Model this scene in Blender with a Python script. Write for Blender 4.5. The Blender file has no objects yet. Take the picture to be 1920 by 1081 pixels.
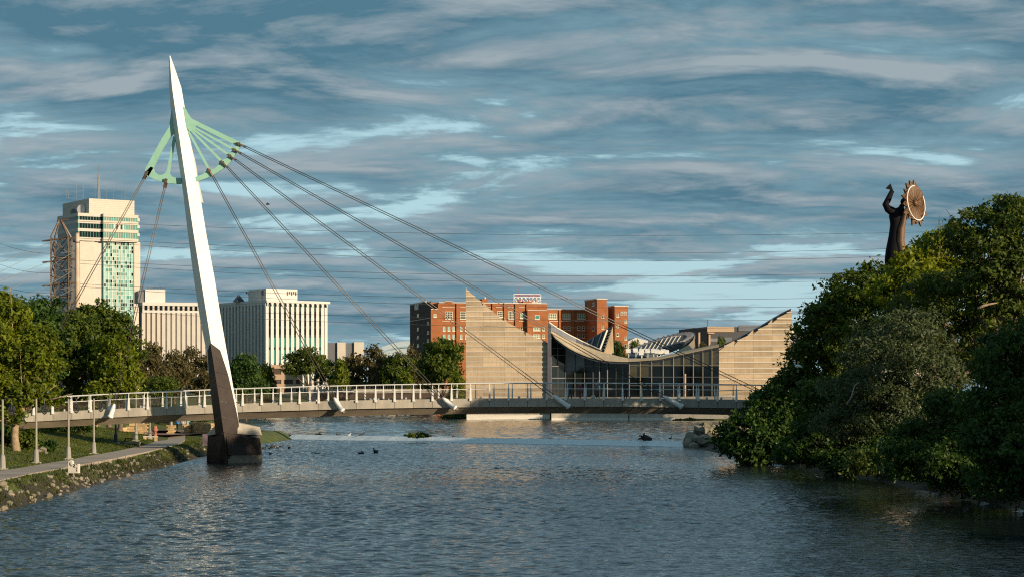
import bpy, bmesh, math, random
import numpy as np
from mathutils import Vector, Matrix, Quaternion

random.seed(7)
SC = bpy.context.scene
COL = SC.collection
R = math.radians

# ------------------------------------------------------------------ camera
F, HZ, EYE = 4000.0, 739.0, 6.0          # focal length in photo pixels, horizon row, eye height over the river
cam_d = bpy.data.cameras.new('camera')
cam = bpy.data.objects.new('camera', cam_d)
COL.objects.link(cam)
cam.location = (0, 0, EYE)
cam.rotation_euler = (R(90), 0, 0)
cam_d.sensor_width = 36
cam_d.lens = F / 1920 * 36
cam_d.shift_y = (HZ - 540.5) / 1920
cam_d.clip_start = 1
cam_d.clip_end = 20000
SC.camera = cam

# ------------------------------------------------------------------ daylight
SUN_AZ, SUN_EL = 52.0, 13.0              # degrees to the right of straight behind the camera, degrees above the horizon
S = Vector((math.sin(R(SUN_AZ)) * math.cos(R(SUN_EL)), -math.cos(R(SUN_AZ)) * math.cos(R(SUN_EL)), math.sin(R(SUN_EL))))
sun_d = bpy.data.lights.new('sun', 'SUN')
sun_d.energy = 5.0
sun_d.angle = R(0.5)
sun_d.color = (1.0, 0.81, 0.57)
sun = bpy.data.objects.new('sun', sun_d)
COL.objects.link(sun)
sun.rotation_euler = S.to_track_quat('Z', 'Y').to_euler()
sun.location = (60, -60, 80)

world = bpy.data.worlds.new('World')
SC.world = world
world.use_nodes = True
wt = world.node_tree
wt.nodes.clear()


def N(t, typ, **kw):
    n = t.nodes.new(typ)
    for k, v in kw.items():
        if k in n.inputs:
            n.inputs[k].default_value = v
        else:
            setattr(n, k, v)
    return n


def M(t, op, a, b=None, c=None, clamp=False):
    n = t.nodes.new('ShaderNodeMath')
    n.operation = op
    n.use_clamp = clamp
    for i, x in enumerate((a, b, c)):
        if x is None:
            continue
        if isinstance(x, (int, float)):
            n.inputs[i].default_value = x
        else:
            t.links.new(x, n.inputs[i])
    return n.outputs[0]


def MIX(t, fac, a, b):
    n = t.nodes.new('ShaderNodeMix')
    n.data_type = 'RGBA'
    for i, x in ((0, fac), (6, a), (7, b)):
        if isinstance(x, (int, float)):
            n.inputs[i].default_value = x
        elif isinstance(x, tuple):
            n.inputs[i].default_value = (*x, 1) if len(x) == 3 else x
        else:
            t.links.new(x, n.inputs[i])
    return n.outputs[2]


def RAMP(t, fac, stops, interp='LINEAR'):
    n = t.nodes.new('ShaderNodeValToRGB')
    e = n.color_ramp.elements
    n.color_ramp.interpolation = interp
    while len(e) < len(stops):
        e.new(0.5)
    for el, (p, c) in zip(e, stops):
        el.position = p
        el.color = (*c, 1) if isinstance(c, tuple) else (c, c, c, 1)
    t.links.new(fac, n.inputs[0])
    return n.outputs[0]


def build_world():
    t = wt
    L = t.links.new
    tc = N(t, 'ShaderNodeTexCoord')
    sep = N(t, 'ShaderNodeSeparateXYZ')
    L(tc.outputs['Generated'], sep.inputs[0])
    z = M(t, 'MAXIMUM', sep.outputs[2], 0.0)
    den = M(t, 'ADD', z, 0.115)
    u = M(t, 'DIVIDE', sep.outputs[0], den)
    v = M(t, 'DIVIDE', sep.outputs[1], den)

    def field(dv, scale, detail, rough, off):
        c = N(t, 'ShaderNodeCombineXYZ')
        L(M(t, 'MULTIPLY', u, 0.74), c.inputs[0])
        L(M(t, 'ADD', v, dv), c.inputs[1])
        c.inputs[2].default_value = off
        n = N(t, 'ShaderNodeTexNoise', Scale=scale, Detail=detail, Roughness=rough, Distortion=0.35)
        L(c.outputs[0], n.inputs['Vector'])
        return n.outputs[0]
    big = field(0.0, 0.75, 2.0, 0.5, 33.3)
    a0 = field(0.0, 2.6, 11.0, 0.60, 3.3)
    a1 = field(-0.11, 2.6, 11.0, 0.60, 3.3)
    fine = field(0.0, 8.5, 6.0, 0.65, 8.2)
    dens = M(t, 'ADD', M(t, 'MULTIPLY', a0, 0.70), M(t, 'MULTIPLY', big, 0.42))
    dens = M(t, 'ADD', dens, M(t, 'MULTIPLY', M(t, 'SUBTRACT', fine, 0.5), 0.13))
    dens = M(t, 'ADD', dens, M(t, 'MULTIPLY', z, 0.50))                     # the deck thins towards the horizon
    cover = RAMP(t, dens, [(0.496, 0.0), (0.568, 1.0)], 'EASE')
    lit = M(t, 'MULTIPLY', M(t, 'SUBTRACT', a0, a1), 5.0)
    lit = M(t, 'ADD', lit, M(t, 'MULTIPLY', M(t, 'SUBTRACT', fine, 0.5), 0.9))
    lit = M(t, 'ADD', lit, 0.22, clamp=True)
    thick = RAMP(t, dens, [(0.55, 0.0), (0.68, 1.0)])
    body = MIX(t, thick, (0.165, 0.285, 0.345), (0.068, 0.160, 0.222))
    cloud = MIX(t, M(t, 'MULTIPLY', lit, 0.85), body, (0.310, 0.362, 0.392))
    sky = N(t, 'ShaderNodeTexSky')
    sky.sky_type = 'NISHITA'
    sky.sun_disc = False
    sky.sun_elevation = R(SUN_EL)
    sky.sun_rotation = R(180 - SUN_AZ)
    sky.air_density = 1.2
    sky.dust_density = 0.6
    sky.ozone_density = 2.5
    b1 = N(t, 'ShaderNodeBackground', Strength=0.10)
    L(sky.outputs[0], b1.inputs[0])
    b2 = N(t, 'ShaderNodeBackground', Strength=1.0)
    L(MIX(t, cover, (0.365, 0.565, 0.645), cloud), b2.inputs[0])
    mx = N(t, 'ShaderNodeMixShader')
    L(M(t, 'ADD', M(t, 'MULTIPLY', cover, 0.16), 0.83), mx.inputs[0])
    L(b1.outputs[0], mx.inputs[1])
    L(b2.outputs[0], mx.inputs[2])
    out = N(t, 'ShaderNodeOutputWorld')
    L(mx.outputs[0], out.inputs[0])


build_world()
SC.view_settings.view_transform = 'Standard'
SC.view_settings.look = 'None'
SC.view_settings.exposure = 0.3
SC.view_settings.gamma = 1.0
SC.view_settings.use_curve_mapping = False
SC.render.engine = 'CYCLES'
SC.cycles.use_denoising = False
SC.cycles.filter_width = 1.15
SC.cycles.max_bounces = 6
SC.cycles.diffuse_bounces = 2
SC.cycles.transparent_max_bounces = 4


# ------------------------------------------------------------------ places
def T(px, py, D):
    """world point seen at photo pixel (px, py) and standing D metres away"""
    return Vector(((px - 960) / F * D, D, EYE + (HZ - py) / F * D))


def XP(px, D):
    return (px - 960) / F * D


def ZP(py, D):
    return EYE + (HZ - py) / F * D


# ------------------------------------------------------------------ materials
MATS = {}


def mat(name, col, rough=0.7, var=0.0, scale=1.0, bump=0.0, bscale=None, metal=0.0, col2=None, stretch=(1, 1, 1), spec=0.5, streak=0.0):
    if name in MATS:
        return MATS[name]
    m = bpy.data.materials.new(name)
    m.use_nodes = True
    t = m.node_tree
    b = t.nodes['Principled BSDF']
    b.inputs['Roughness'].default_value = rough
    b.inputs['Metallic'].default_value = metal
    b.inputs['Specular IOR Level'].default_value = spec
    b.inputs['Base Color'].default_value = (*col, 1)
    if var or bump or streak:
        g = N(t, 'ShaderNodeNewGeometry')
        mp = N(t, 'ShaderNodeMapping')
        mp.inputs['Scale'].default_value = stretch
        t.links.new(g.outputs['Position'], mp.inputs[0])
        n = N(t, 'ShaderNodeTexNoise', Scale=scale, Detail=6.0, Roughness=0.6)
        t.links.new(mp.outputs[0], n.inputs['Vector'])
        f = RAMP(t, n.outputs[0], [(0.3, 0.0), (0.7, 1.0)])
        c2 = col2 or tuple(max(0, c * (1 - var)) for c in col)
        c1 = col if col2 else tuple(min(1, c * (1 + var * 0.6)) for c in col)
        c = MIX(t, f, c2, c1)
        if streak:
            mp2 = N(t, 'ShaderNodeMapping')
            mp2.inputs['Scale'].default_value = (2.2, 2.2, 0.16)
            t.links.new(g.outputs['Position'], mp2.inputs[0])
            n2 = N(t, 'ShaderNodeTexNoise', Scale=1.0, Detail=4.0)
            t.links.new(mp2.outputs[0], n2.inputs['Vector'])
            f2 = RAMP(t, n2.outputs[0], [(0.48, 0.0), (0.72, 1.0)])
            c = MIX(t, M(t, 'MULTIPLY', f2, streak), c, tuple(x * 0.45 for x in col))
        t.links.new(c, b.inputs['Base Color'])
        if bump:
            nb = N(t, 'ShaderNodeTexNoise', Scale=bscale or scale * 6, Detail=4.0)
            t.links.new(mp.outputs[0], nb.inputs['Vector'])
            bp = N(t, 'ShaderNodeBump', Strength=bump, Distance=0.05)
            t.links.new(nb.outputs[0], bp.inputs['Height'])
            t.links.new(bp.outputs[0], b.inputs['Normal'])
    MATS[name] = m
    return m


def leaf_mat(name, dark, light, trans=0.35):
    m = bpy.data.materials.new(name)
    m.use_nodes = True
    t = m.node_tree
    t.nodes.clear()
    g = N(t, 'ShaderNodeNewGeometry')
    n = N(t, 'ShaderNodeTexNoise', Scale=0.45, Detail=2.0)
    t.links.new(g.outputs['Position'], n.inputs['Vector'])
    f = M(t, 'ADD', M(t, 'MULTIPLY', g.outputs['Random Per Island'], 0.55), M(t, 'MULTIPLY', RAMP(t, n.outputs[0], [(0.35, 0.0), (0.65, 1.0)]), 0.45))
    at = N(t, 'ShaderNodeAttribute', attribute_name='tint')        # each bough has its own tone
    f = M(t, 'ADD', f, at.outputs['Fac'], clamp=True)
    c = MIX(t, f, dark, light)
    d = N(t, 'ShaderNodeBsdfPrincipled', Roughness=0.5)
    d.inputs['Specular IOR Level'].default_value = 0.25
    t.links.new(c, d.inputs['Base Color'])
    tr = N(t, 'ShaderNodeBsdfTranslucent')
    hs = N(t, 'ShaderNodeHueSaturation', Value=1.25, Saturation=1.1)
    t.links.new(c, hs.inputs['Color'])
    t.links.new(hs.outputs[0], tr.inputs[0])
    mx = N(t, 'ShaderNodeMixShader')
    mx.inputs[0].default_value = trans
    t.links.new(d.outputs[0], mx.inputs[1])
    t.links.new(tr.outputs[0], mx.inputs[2])
    o = N(t, 'ShaderNodeOutputMaterial')
    t.links.new(mx.outputs[0], o.inputs[0])
    return m


CONC = mat('pale_concrete', (0.43, 0.385, 0.315), 0.85, 0.16, 0.9, 0.25, streak=0.35)
CONC_W = mat('wall_concrete', (0.50, 0.375, 0.240), 0.85, 0.18, 0.35, 0.2, 3, streak=0.3)
LEDGE = mat('ledge_concrete', (0.74, 0.68, 0.58), 0.8, 0.06, 0.6)
WHITE = mat('white_paint', (0.78, 0.76, 0.72), 0.45, 0.05, 0.8)
MASTW = mat('mast_white_paint', (0.80, 0.77, 0.72), 0.4, 0.07, 0.35, streak=0.06)
GREEN = mat('pale_green_paint', (0.30, 0.55, 0.43), 0.45, 0.08, 1.5)
CLAD = mat('dark_brown_granite', (0.030, 0.018, 0.013), 0.5, 0.35, 1.6, 0.1, spec=0.3)
STEEL = mat('brown_steel', (0.16, 0.11, 0.075), 0.5, 0.3, 3.0, metal=0.4)
CABLE = mat('grey_cable', (0.14, 0.125, 0.11), 0.45, 0.15, 2.0, metal=0.5)
WIRE = mat('dark_wire', (0.05, 0.05, 0.05), 0.6)
GALV = mat('galvanised_steel', (0.20, 0.175, 0.135), 0.6, 0.45, 0.6, col2=(0.11, 0.055, 0.03))
LAMPP = mat('lamp_post_paint', (0.29, 0.27, 0.235), 0.55, 0.12, 2.0)
BLACKP = mat('black_paint', (0.02, 0.02, 0.025), 0.45)
GRASS = mat('grass', (0.120, 0.135, 0.020), 0.9, 0.0, 0.55, 0.6, 7, col2=(0.035, 0.052, 0.010))
PATHM = mat('path_concrete', (0.36, 0.295, 0.235), 0.9, 0.12, 0.5, 0.1)
ROCK = mat('limestone', (0.33, 0.285, 0.215), 0.9, 0.4, 0.7, 0.5, 6, col2=(0.10, 0.095, 0.055))
STONE = mat('honey_stone', (0.50, 0.35, 0.17), 0.9, 0.3, 2.5, 0.4, 9)
BARK = mat('bark', (0.16, 0.115, 0.075), 0.95, 0.45, 3.0, 0.8, 14)
BARK_L = mat('pale_bark', (0.33, 0.24, 0.15), 0.95, 0.35, 3.0, 0.6, 14)
BRICK = mat('orange_brick', (0.33, 0.115, 0.040), 0.9, 0.22, 0.5, 0.2, 6)
BRICK_D = mat('dark_brick', (0.13, 0.055, 0.032), 0.9, 0.25, 0.5, 0.2, 6)
CREAM = mat('cream_stone', (0.56, 0.50, 0.42), 0.8, 0.08, 0.6)
WHITEB = mat('white_precast', (0.60, 0.575, 0.535), 0.8, 0.06, 0.3)
BEIGE = mat('beige_precast', (0.54, 0.495, 0.44), 0.8, 0.08, 0.3)
GREYM = mat('grey_metal', (0.13, 0.135, 0.145), 0.5, 0.15, 0.8)
DARKM = mat('dark_roof_metal', (0.045, 0.052, 0.065), 0.42, 0.3, 0.8)
NAVY = mat('blue_grey_panel', (0.075, 0.09, 0.12), 0.5, 0.2, 0.6)
TANROOF = mat('tan_roof', (0.47, 0.375, 0.25), 0.8, 0.14, 0.4, stretch=(0.5, 0.5, 0.5))
GLASSD = mat('dark_glass', (0.006, 0.009, 0.010), 0.06, spec=0.3)
GLASSG = mat('green_glass', (0.055, 0.25, 0.20), 0.12, 0.25, 0.35, spec=0.8)
GLASSL = mat('pale_green_glass', (0.23, 0.45, 0.40), 0.15, 0.2, 0.4, spec=0.8)
GLASST = mat('sunlit_tan_glass', (0.115, 0.095, 0.05), 0.12, 0.3, 0.3, spec=0.7)
SASH = mat('window_frame_paint', (0.66, 0.62, 0.48), 0.6)
MULL = mat('mullion_paint', (0.27, 0.24, 0.17), 0.5)
def tint(m, amt):
    t = m.node_tree
    b = t.nodes['Principled BSDF']
    src = b.inputs['Base Color'].links[0].from_socket
    oi = N(t, 'ShaderNodeObjectInfo')
    hs = N(t, 'ShaderNodeHueSaturation')
    t.links.new(src, hs.inputs['Color'])
    t.links.new(M(t, 'ADD', M(t, 'MULTIPLY', oi.outputs['Random'], amt), 1 - amt * .5), hs.inputs['Value'])
    t.links.new(hs.outputs[0], b.inputs['Base Color'])


for m_ in (CONC_W, CONC, STONE, CLAD, PATHM, ROCK):
    tint(m_, 0.28)
DARKW = mat('dark_brown_finish', (0.08, 0.055, 0.04), 0.9, 0.2, 0.5)  # plain dark brown shared by garage core, girder, bench backs and pylon arms
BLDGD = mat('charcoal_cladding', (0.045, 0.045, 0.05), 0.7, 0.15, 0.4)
TANW = mat('tan_cladding', (0.43, 0.30, 0.20), 0.85, 0.1, 0.4)
BRONZE = mat('dark_bronze', (0.009, 0.008, 0.010), 0.75, 0.3, 1.2, spec=0.12)
RUST = mat('weathered_steel', (0.155, 0.08, 0.034), 0.6, 0.35, 1.0)
TERRA = mat('terracotta', (0.40, 0.15, 0.09), 0.8, 0.2, 3)
FEATHER = mat('dark_feathers', (0.03, 0.028, 0.025), 0.7)
WFEATHER = mat('white_feathers', (0.80, 0.78, 0.74), 0.7)
REDP = mat('red_paint', (0.38, 0.05, 0.04), 0.5)
DRIFT = mat('wet_driftwood', (0.022, 0.016, 0.012), 0.7, 0.3, 3)
MULCH = mat('mulch', (0.20, 0.10, 0.055), 0.95, 0.3, 4)
BLUEROOF = mat('pale_blue_roof', (0.30, 0.42, 0.50), 0.4, 0.1, 0.3)

LF = {
    'lime': leaf_mat('leaf_lime', (0.055, 0.090, 0.007), (0.220, 0.255, 0.020), 0.42),
    'green': leaf_mat('leaf_green', (0.026, 0.056, 0.007), (0.130, 0.165, 0.018), 0.36),
    'deep': leaf_mat('leaf_deep', (0.020, 0.048, 0.009), (0.070, 0.125, 0.020), 0.32),
    'brown': leaf_mat('leaf_olive_brown', (0.055, 0.048, 0.016), (0.135, 0.112, 0.042), 0.30),
    'grey': leaf_mat('leaf_grey_green', (0.042, 0.062, 0.022), (0.115, 0.142, 0.058), 0.32),
    'gold': leaf_mat('leaf_gold', (0.080, 0.108, 0.008), (0.295, 0.320, 0.022), 0.48),
    'olive': leaf_mat('leaf_olive', (0.034, 0.056, 0.010), (0.135, 0.175, 0.028), 0.38),
}


# ------------------------------------------------------------------ mesh building
class MB:
    def __init__(self):
        self.v, self.f, self.m = [], [], []

    def add(self, vs, fs, mi=0):
        o = len(self.v)
        self.v += [tuple(x) for x in vs]
        for q in fs:
            self.f.append(tuple(i + o for i in q))
            self.m.append(mi)
        return self

    def hexa(self, a, b, mi=0):
        """a, b: two quads (4 points each) facing each other"""
        vs = list(a) + list(b)
        return self.add(vs, [(0, 1, 2, 3), (7, 6, 5, 4), (0, 4, 5, 1), (1, 5, 6, 2), (2, 6, 7, 3), (3, 7, 4, 0)], mi)

    def box(self, x0, x1, y0, y1, z0, z1, mi=0):
        return self.hexa([(x0, y0, z0), (x1, y0, z0), (x1, y1, z0), (x0, y1, z0)], [(x0, y0, z1), (x1, y0, z1), (x1, y1, z1), (x0, y1, z1)], mi)

    def prism(self, poly, off, mi=0):
        """polygon points swept by the vector off"""
        n = len(poly)
        a = [Vector(p) for p in poly]
        b = [p + Vector(off) for p in a]
        fs = [tuple(range(n)), tuple(range(2 * n - 1, n - 1, -1))]
        fs += [(i, i + n, (i + 1) % n + n, (i + 1) % n) for i in range(n)]
        return self.add(a + b, fs, mi)

    def tube(self, pts, rad, n=8, mi=0, cap=True):
        pts = [Vector(p) for p in pts]
        if isinstance(rad, (int, float)):
            rad = [rad] * len(pts)
        vs, fs = [], []
        s = None
        for i, p in enumerate(pts):
            d = pts[min(i + 1, len(pts) - 1)] - pts[max(i - 1, 0)]
            if d.length < 1e-9:
                d = pts[-1] - pts[0]
            d.normalize()
            if s is None:
                ref = Vector((0, 0, 1)) if abs(d.z) < 0.9 else Vector((1, 0, 0))
                s = d.cross(ref).normalized()
            else:
                s = (s - d * s.dot(d)).normalized()
            w = s.cross(d)
            for k in range(n):
                a = 2 * math.pi * k / n
                vs.append(p + (s * math.cos(a) + w * math.sin(a)) * rad[i])
        for i in range(len(pts) - 1):
            for k in range(n):
                k2 = (k + 1) % n
                fs.append((i * n + k, i * n + k2, (i + 1) * n + k2, (i + 1) * n + k))
        if cap:
            fs.append(tuple(range(n - 1, -1, -1)))
            fs.append(tuple(range((len(pts) - 1) * n, len(pts) * n)))
        return self.add(vs, fs, mi)

    def bar(self, a, b, w, h=None, mi=0):
        """a straight square bar"""
        a, b = Vector(a), Vector(b)
        h = h or w
        d = (b - a).normalized()
        ref = Vector((0, 0, 1)) if abs(d.z) < 0.95 else Vector((0, 1, 0))
        s = d.cross(ref).normalized() * w / 2
        u = s.cross(d).normalized() * h / 2
        return self.hexa([a - s - u, a + s - u, a + s + u, a - s + u], [b - s - u, b + s - u, b + s + u, b - s + u], mi)

    def loft(self, rings, mi=0, cap=True):
        n = len(rings[0])
        vs = [p for r in rings for p in r]
        fs = []
        for i in range(len(rings) - 1):
            for k in range(n):
                k2 = (k + 1) % n
                fs.append((i * n + k, i * n + k2, (i + 1) * n + k2, (i + 1) * n + k))
        if cap:
            fs.append(tuple(range(n - 1, -1, -1)))
            fs.append(tuple(range((len(rings) - 1) * n, len(rings) * n)))
        return self.add(vs, fs, mi)

    def ball(self, c, r, seg=8, rings=5, mi=0, jit=0.0, rnd=None):
        c = Vector(c)
        r = Vector(r) if not isinstance(r, (int, float)) else Vector((r, r, r))
        rr = []
        for i in range(rings + 1):
            th = math.pi * (0.04 + 0.92 * i / rings)
            ring = []
            for k in range(seg):
                a = 2 * math.pi * k / seg
                j = 1 + (rnd.uniform(-jit, jit) if rnd else 0)
                ring.append(c + Vector((r.x * math.sin(th) * math.cos(a) * j, r.y * math.sin(th) * math.sin(a) * j, -r.z * math.cos(th) * j)))
            rr.append(ring)
        return self.loft(rr, mi)

    def mesh(self, name, mats, smooth=False):
        me = bpy.data.meshes.new(name)
        me.from_pydata(self.v, [], self.f)
        for m in (mats if isinstance(mats, (list, tuple)) else [mats]):
            me.materials.append(m)
        me.polygons.foreach_set('material_index', self.m)
        bm = bmesh.new()
        bm.from_mesh(me)
        bmesh.ops.recalc_face_normals(bm, faces=bm.faces)
        bm.to_mesh(me)
        bm.free()
        if smooth:
            me.polygons.foreach_set('use_smooth', [True] * len(me.polygons))
        me.update()
        return me

    def build(self, name, mats, parent=None, smooth=False):
        return link(name, self.mesh(name, mats, smooth), parent)


def link(name, data, parent=None, loc=None, rot=None, scale=None):
    o = bpy.data.objects.new(name, data)
    COL.objects.link(o)
    if parent is not None:
        o.parent = parent
    if loc is not None:
        o.location = loc
    if rot is not None:
        o.rotation_euler = rot
    if scale is not None:
        o.scale = scale
    return o


def tag(o, label=None, cat=None, group=None, kind=None):
    if label:
        o['label'] = label
    if cat:
        o['category'] = cat
    if group:
        o['group'] = group
    if kind:
        o['kind'] = kind
    return o


def thing(name, label, cat, loc=(0, 0, 0), rz=0.0, group=None):
    o = link(name, None, None, loc, (0, 0, rz))
    o.empty_display_size = 0.2
    return tag(o, label, cat, group)


def copy_tree(o, parent=None):
    c = o.copy()
    COL.objects.link(c)
    if parent is not None:
        c.parent = parent
    for ch in [x for x in bpy.data.objects if x.parent == o]:
        copy_tree(ch, c)
    return c


# ------------------------------------------------------------------ ground and water
LS = np.array([(-60, -20), (60, -23), (108, -26), (150, -28), (207, -29.8), (250, -31), (270, -29.9), (291, -29.4), (294, -31), (299, -44), (350, -48), (480, -61), (562, -68), (573, -68),
               (579, -52), (800, -52), (860, 0), (6000, 0)], float)
RS = np.array([(-60, 36), (60, 30), (97, 27.2), (126, 26.2), (170, 24.2), (198, 21.5), (236, 20.8), (252, 24), (262, 60), (400, 70), (452, 70), (463, -11), (800, -13), (860, 0), (6000, 0)], float)


def smooth(a, b, x):
    t = np.clip((x - a) / (b - a), 0, 1)
    return t * t * (3 - 2 * t)


def ground_z(x, y):
    x, y = np.asarray(x, float), np.asarray(y, float)
    xl = np.interp(y, LS[:, 0], LS[:, 1])
    xr = np.interp(y, RS[:, 0], RS[:, 1])
    dl, dr = xl - x, x - xr
    lvl = np.where(y > 292, 0.6, 0.0)
    bump = 0.10 * np.sin(x * 0.7 + 1.3 * np.sin(y * 0.11)) * np.sin(y * 0.23 + 0.5) + 0.05 * np.sin(x * 1.9 + y * 0.4)
    # left bank
    zl = -1.6 + 1.6 * smooth(-2.2, 0.0, dl) + 1.15 * smooth(0.0, 1.9, dl) + np.clip(dl - 5.6, 0, 1e9) * 0.16
    zl = np.minimum(zl, 1.15 + 2.3 * smooth(5.6, 24, dl) + 0.55 * smooth(5.4, 8, dl))
    plaza = smooth(226, 238, y) * (1 - smooth(262, 276, y)) * smooth(1.0, 3.0, dl) * (1 - smooth(16, 20, dl))
    zl = zl * (1 - plaza) + 1.62 * plaza
    pen = smooth(262, 268, y) * (1 - smooth(294, 299, y))
    zl = np.where((y > 262) & (y < 297), np.where(dl > 0, np.minimum(zl, 0.25 + 1.0 * smooth(0, 3, dl) + 0.12 * np.clip(dl - 3, 0, 30)), zl), zl)
    lawn = smooth(572, 580, y) * np.clip(0.8 + (y - 578) * 0.052, 0.8, 6.2)
    zl = np.where(y > 297, np.where(dl > 0, 0.5 + 2.6 * smooth(0, 6, dl), -0.9), zl)
    zl = np.where((y > 570) & (dl > 0), np.maximum(lawn, 0.4), zl)
    # right bank
    zr = -1.6 + 1.6 * smooth(-2.2, 0, dr) + 1.6 * smooth(0, 3.5, dr) + 2.4 * smooth(3, 14, dr)
    zr = np.where(y > 262, np.where(dr > 0, 0.5 + 2.8 * smooth(0, 5, dr), -0.9), zr)
    z = np.where(dl > dr, zl, zr)
    onland = np.maximum(dl, dr)
    z = z + bump * smooth(0.3, 2.5, onland) * (1 - plaza) * np.where((y < 262) & (dl > 1.5) & (dl < 5.8), 0.15, 1.0)
    far = smooth(700, 860, y)
    return z * (1 - far) + 3.4 * far


def seg(*parts):
    out = []
    for a, b, s in parts:
        n = max(1, int(round((b - a) / s)))
        out += list(np.linspace(a, b, n, endpoint=False))
    return np.array(out + [parts[-1][1]])


gx = seg((-9000, -1000, 2000), (-1000, -200, 100), (-200, -70, 10), (-70, -50, 2), (-50, -22, 0.5), (-22, 16, 4), (16, 40, 0.8), (40, 80, 4), (80, 300, 20), (300, 1000, 100), (1000, 9000, 2000))
gy = seg((-300, 40, 20), (40, 90, 2), (90, 300, 1.2), (300, 460, 6), (460, 720, 4), (720, 1000, 20), (1000, 2000, 100), (2000, 14000, 2000))
GX, GY = np.meshgrid(gx, gy)
GZ = ground_z(GX, GY)
nx, ny = len(gx), len(gy)
gv = np.stack([GX.ravel(), GY.ravel(), GZ.ravel()], 1)
ii = (np.arange(ny - 1)[:, None] * nx + np.arange(nx - 1)[None, :]).ravel()
gf = np.stack([ii, ii + 1, ii + nx + 1, ii + nx], 1)


def np_mesh(name, v, f, mats, smooth_=False):
    me = bpy.data.meshes.new(name)
    k = f.shape[1]
    me.vertices.add(len(v))
    me.vertices.foreach_set('co', np.ascontiguousarray(v, np.float32).ravel())
    me.loops.add(f.size)
    me.loops.foreach_set('vertex_index', np.ascontiguousarray(f, np.int32).ravel())
    me.polygons.add(len(f))
    me.polygons.foreach_set('loop_start', np.arange(0, f.size, k, dtype=np.int32))
    if smooth_:
        me.polygons.foreach_set('use_smooth', np.ones(len(f), bool))
    for m in mats:
        me.materials.append(m)
    me.update()
    me.validate()
    return me


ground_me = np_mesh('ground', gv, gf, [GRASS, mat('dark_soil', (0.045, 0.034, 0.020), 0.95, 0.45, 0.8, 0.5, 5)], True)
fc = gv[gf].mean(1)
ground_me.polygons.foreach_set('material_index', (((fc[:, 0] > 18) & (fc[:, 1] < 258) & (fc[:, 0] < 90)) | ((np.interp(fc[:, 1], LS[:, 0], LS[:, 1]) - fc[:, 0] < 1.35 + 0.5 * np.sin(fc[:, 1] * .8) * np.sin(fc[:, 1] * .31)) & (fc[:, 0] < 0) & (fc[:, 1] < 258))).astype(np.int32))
tag(link('ground', ground_me), kind='structure')


def water_mat():
    m = bpy.data.materials.new('river_water')
    m.use_nodes = True
    t = m.node_tree
    b = t.nodes['Principled BSDF']
    b.inputs['Base Color'].default_value = (0.010, 0.016, 0.018, 1)
    b.inputs['Roughness'].default_value = 0.035
    b.inputs['IOR'].default_value = 1.333
    g = N(t, 'ShaderNodeNewGeometry')

    def nz(scale, detail, st, rough=0.5):
        mp = N(t, 'ShaderNodeMapping')
        mp.inputs['Scale'].default_value = st
        mp.inputs['Rotation'].default_value = (0, 0, R(12))
        t.links.new(g.outputs['Position'], mp.inputs[0])
        n = N(t, 'ShaderNodeTexNoise', Scale=scale, Detail=detail, Roughness=rough)
        t.links.new(mp.outputs[0], n.inputs['Vector'])
        return n.outputs[0]
    wav = nz(0.85, 5.0, (1.0, 1.55, 1), 0.62)
    rip = nz(3.0, 2.0, (1.0, 1.5, 1))
    gust = RAMP(t, nz(0.035, 3.0, (1.0, 0.5, 1)), [(0.36, 0.35), (0.62, 1.0)])
    h = M(t, 'ADD', M(t, 'MULTIPLY', wav, 0.10), M(t, 'MULTIPLY', rip, 0.05))
    h = M(t, 'MULTIPLY', h, gust)
    bp = N(t, 'ShaderNodeBump', Strength=1.0, Distance=1.0)
    t.links.new(h, bp.inputs['Height'])
    t.links.new(bp.outputs[0], b.inputs['Normal'])
    return m


WATER = water_mat()
WAVE = 0.031
W0, W1 = (-29.6, 289.0), (20.6, 246.5)        # crest of the low dam, left and right end
def wave_field(seed, size=512, tile=51.2, wind=R(-62)):
    """one periodic tile of wind waves, metres"""
    g_ = np.random.default_rng(seed)
    k1 = np.fft.fftfreq(size, tile / size) * 2 * np.pi
    KX, KY = np.meshgrid(k1, k1)
    K = np.hypot(KX, KY) + 1e-9
    lam = 2 * np.pi / K
    amp = np.exp(-((np.log(lam / 0.80)) / 0.60) ** 2) * K ** -1.1
    ang = np.abs(np.cos(np.arctan2(KY, KX) - wind)) ** 1.5 + 0.12
    h = np.fft.ifft2(amp * ang * (g_.normal(size=K.shape) + 1j * g_.normal(size=K.shape))).real
    return h / h.std()


WF = wave_field(5)


def waves(x, y, rms):
    n = WF.shape[0]
    u, v = (x / 51.2 * n) % n, (y / 51.2 * n) % n
    i, j = u.astype(int), v.astype(int)
    fu, fv = u - i, v - j
    i1, j1 = (i + 1) % n, (j + 1) % n
    h = (WF[j, i] * (1 - fu) + WF[j, i1] * fu) * (1 - fv) + (WF[j1, i] * (1 - fu) + WF[j1, i1] * fu) * fv
    gust = 0.70 + 0.30 * np.sin(x * 0.055 + 1.1 * np.sin(y * 0.031)) * np.sin(y * 0.047 + 0.6 + 0.8 * np.sin(x * 0.03))
    lee = 0.28 + 0.72 * smooth(2, 19, np.interp(y, RS[:, 0], RS[:, 1]) - x)      # sheltered water under the right bank
    return h * rms * gust * np.where(y < 240, lee, 1.0)


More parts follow.
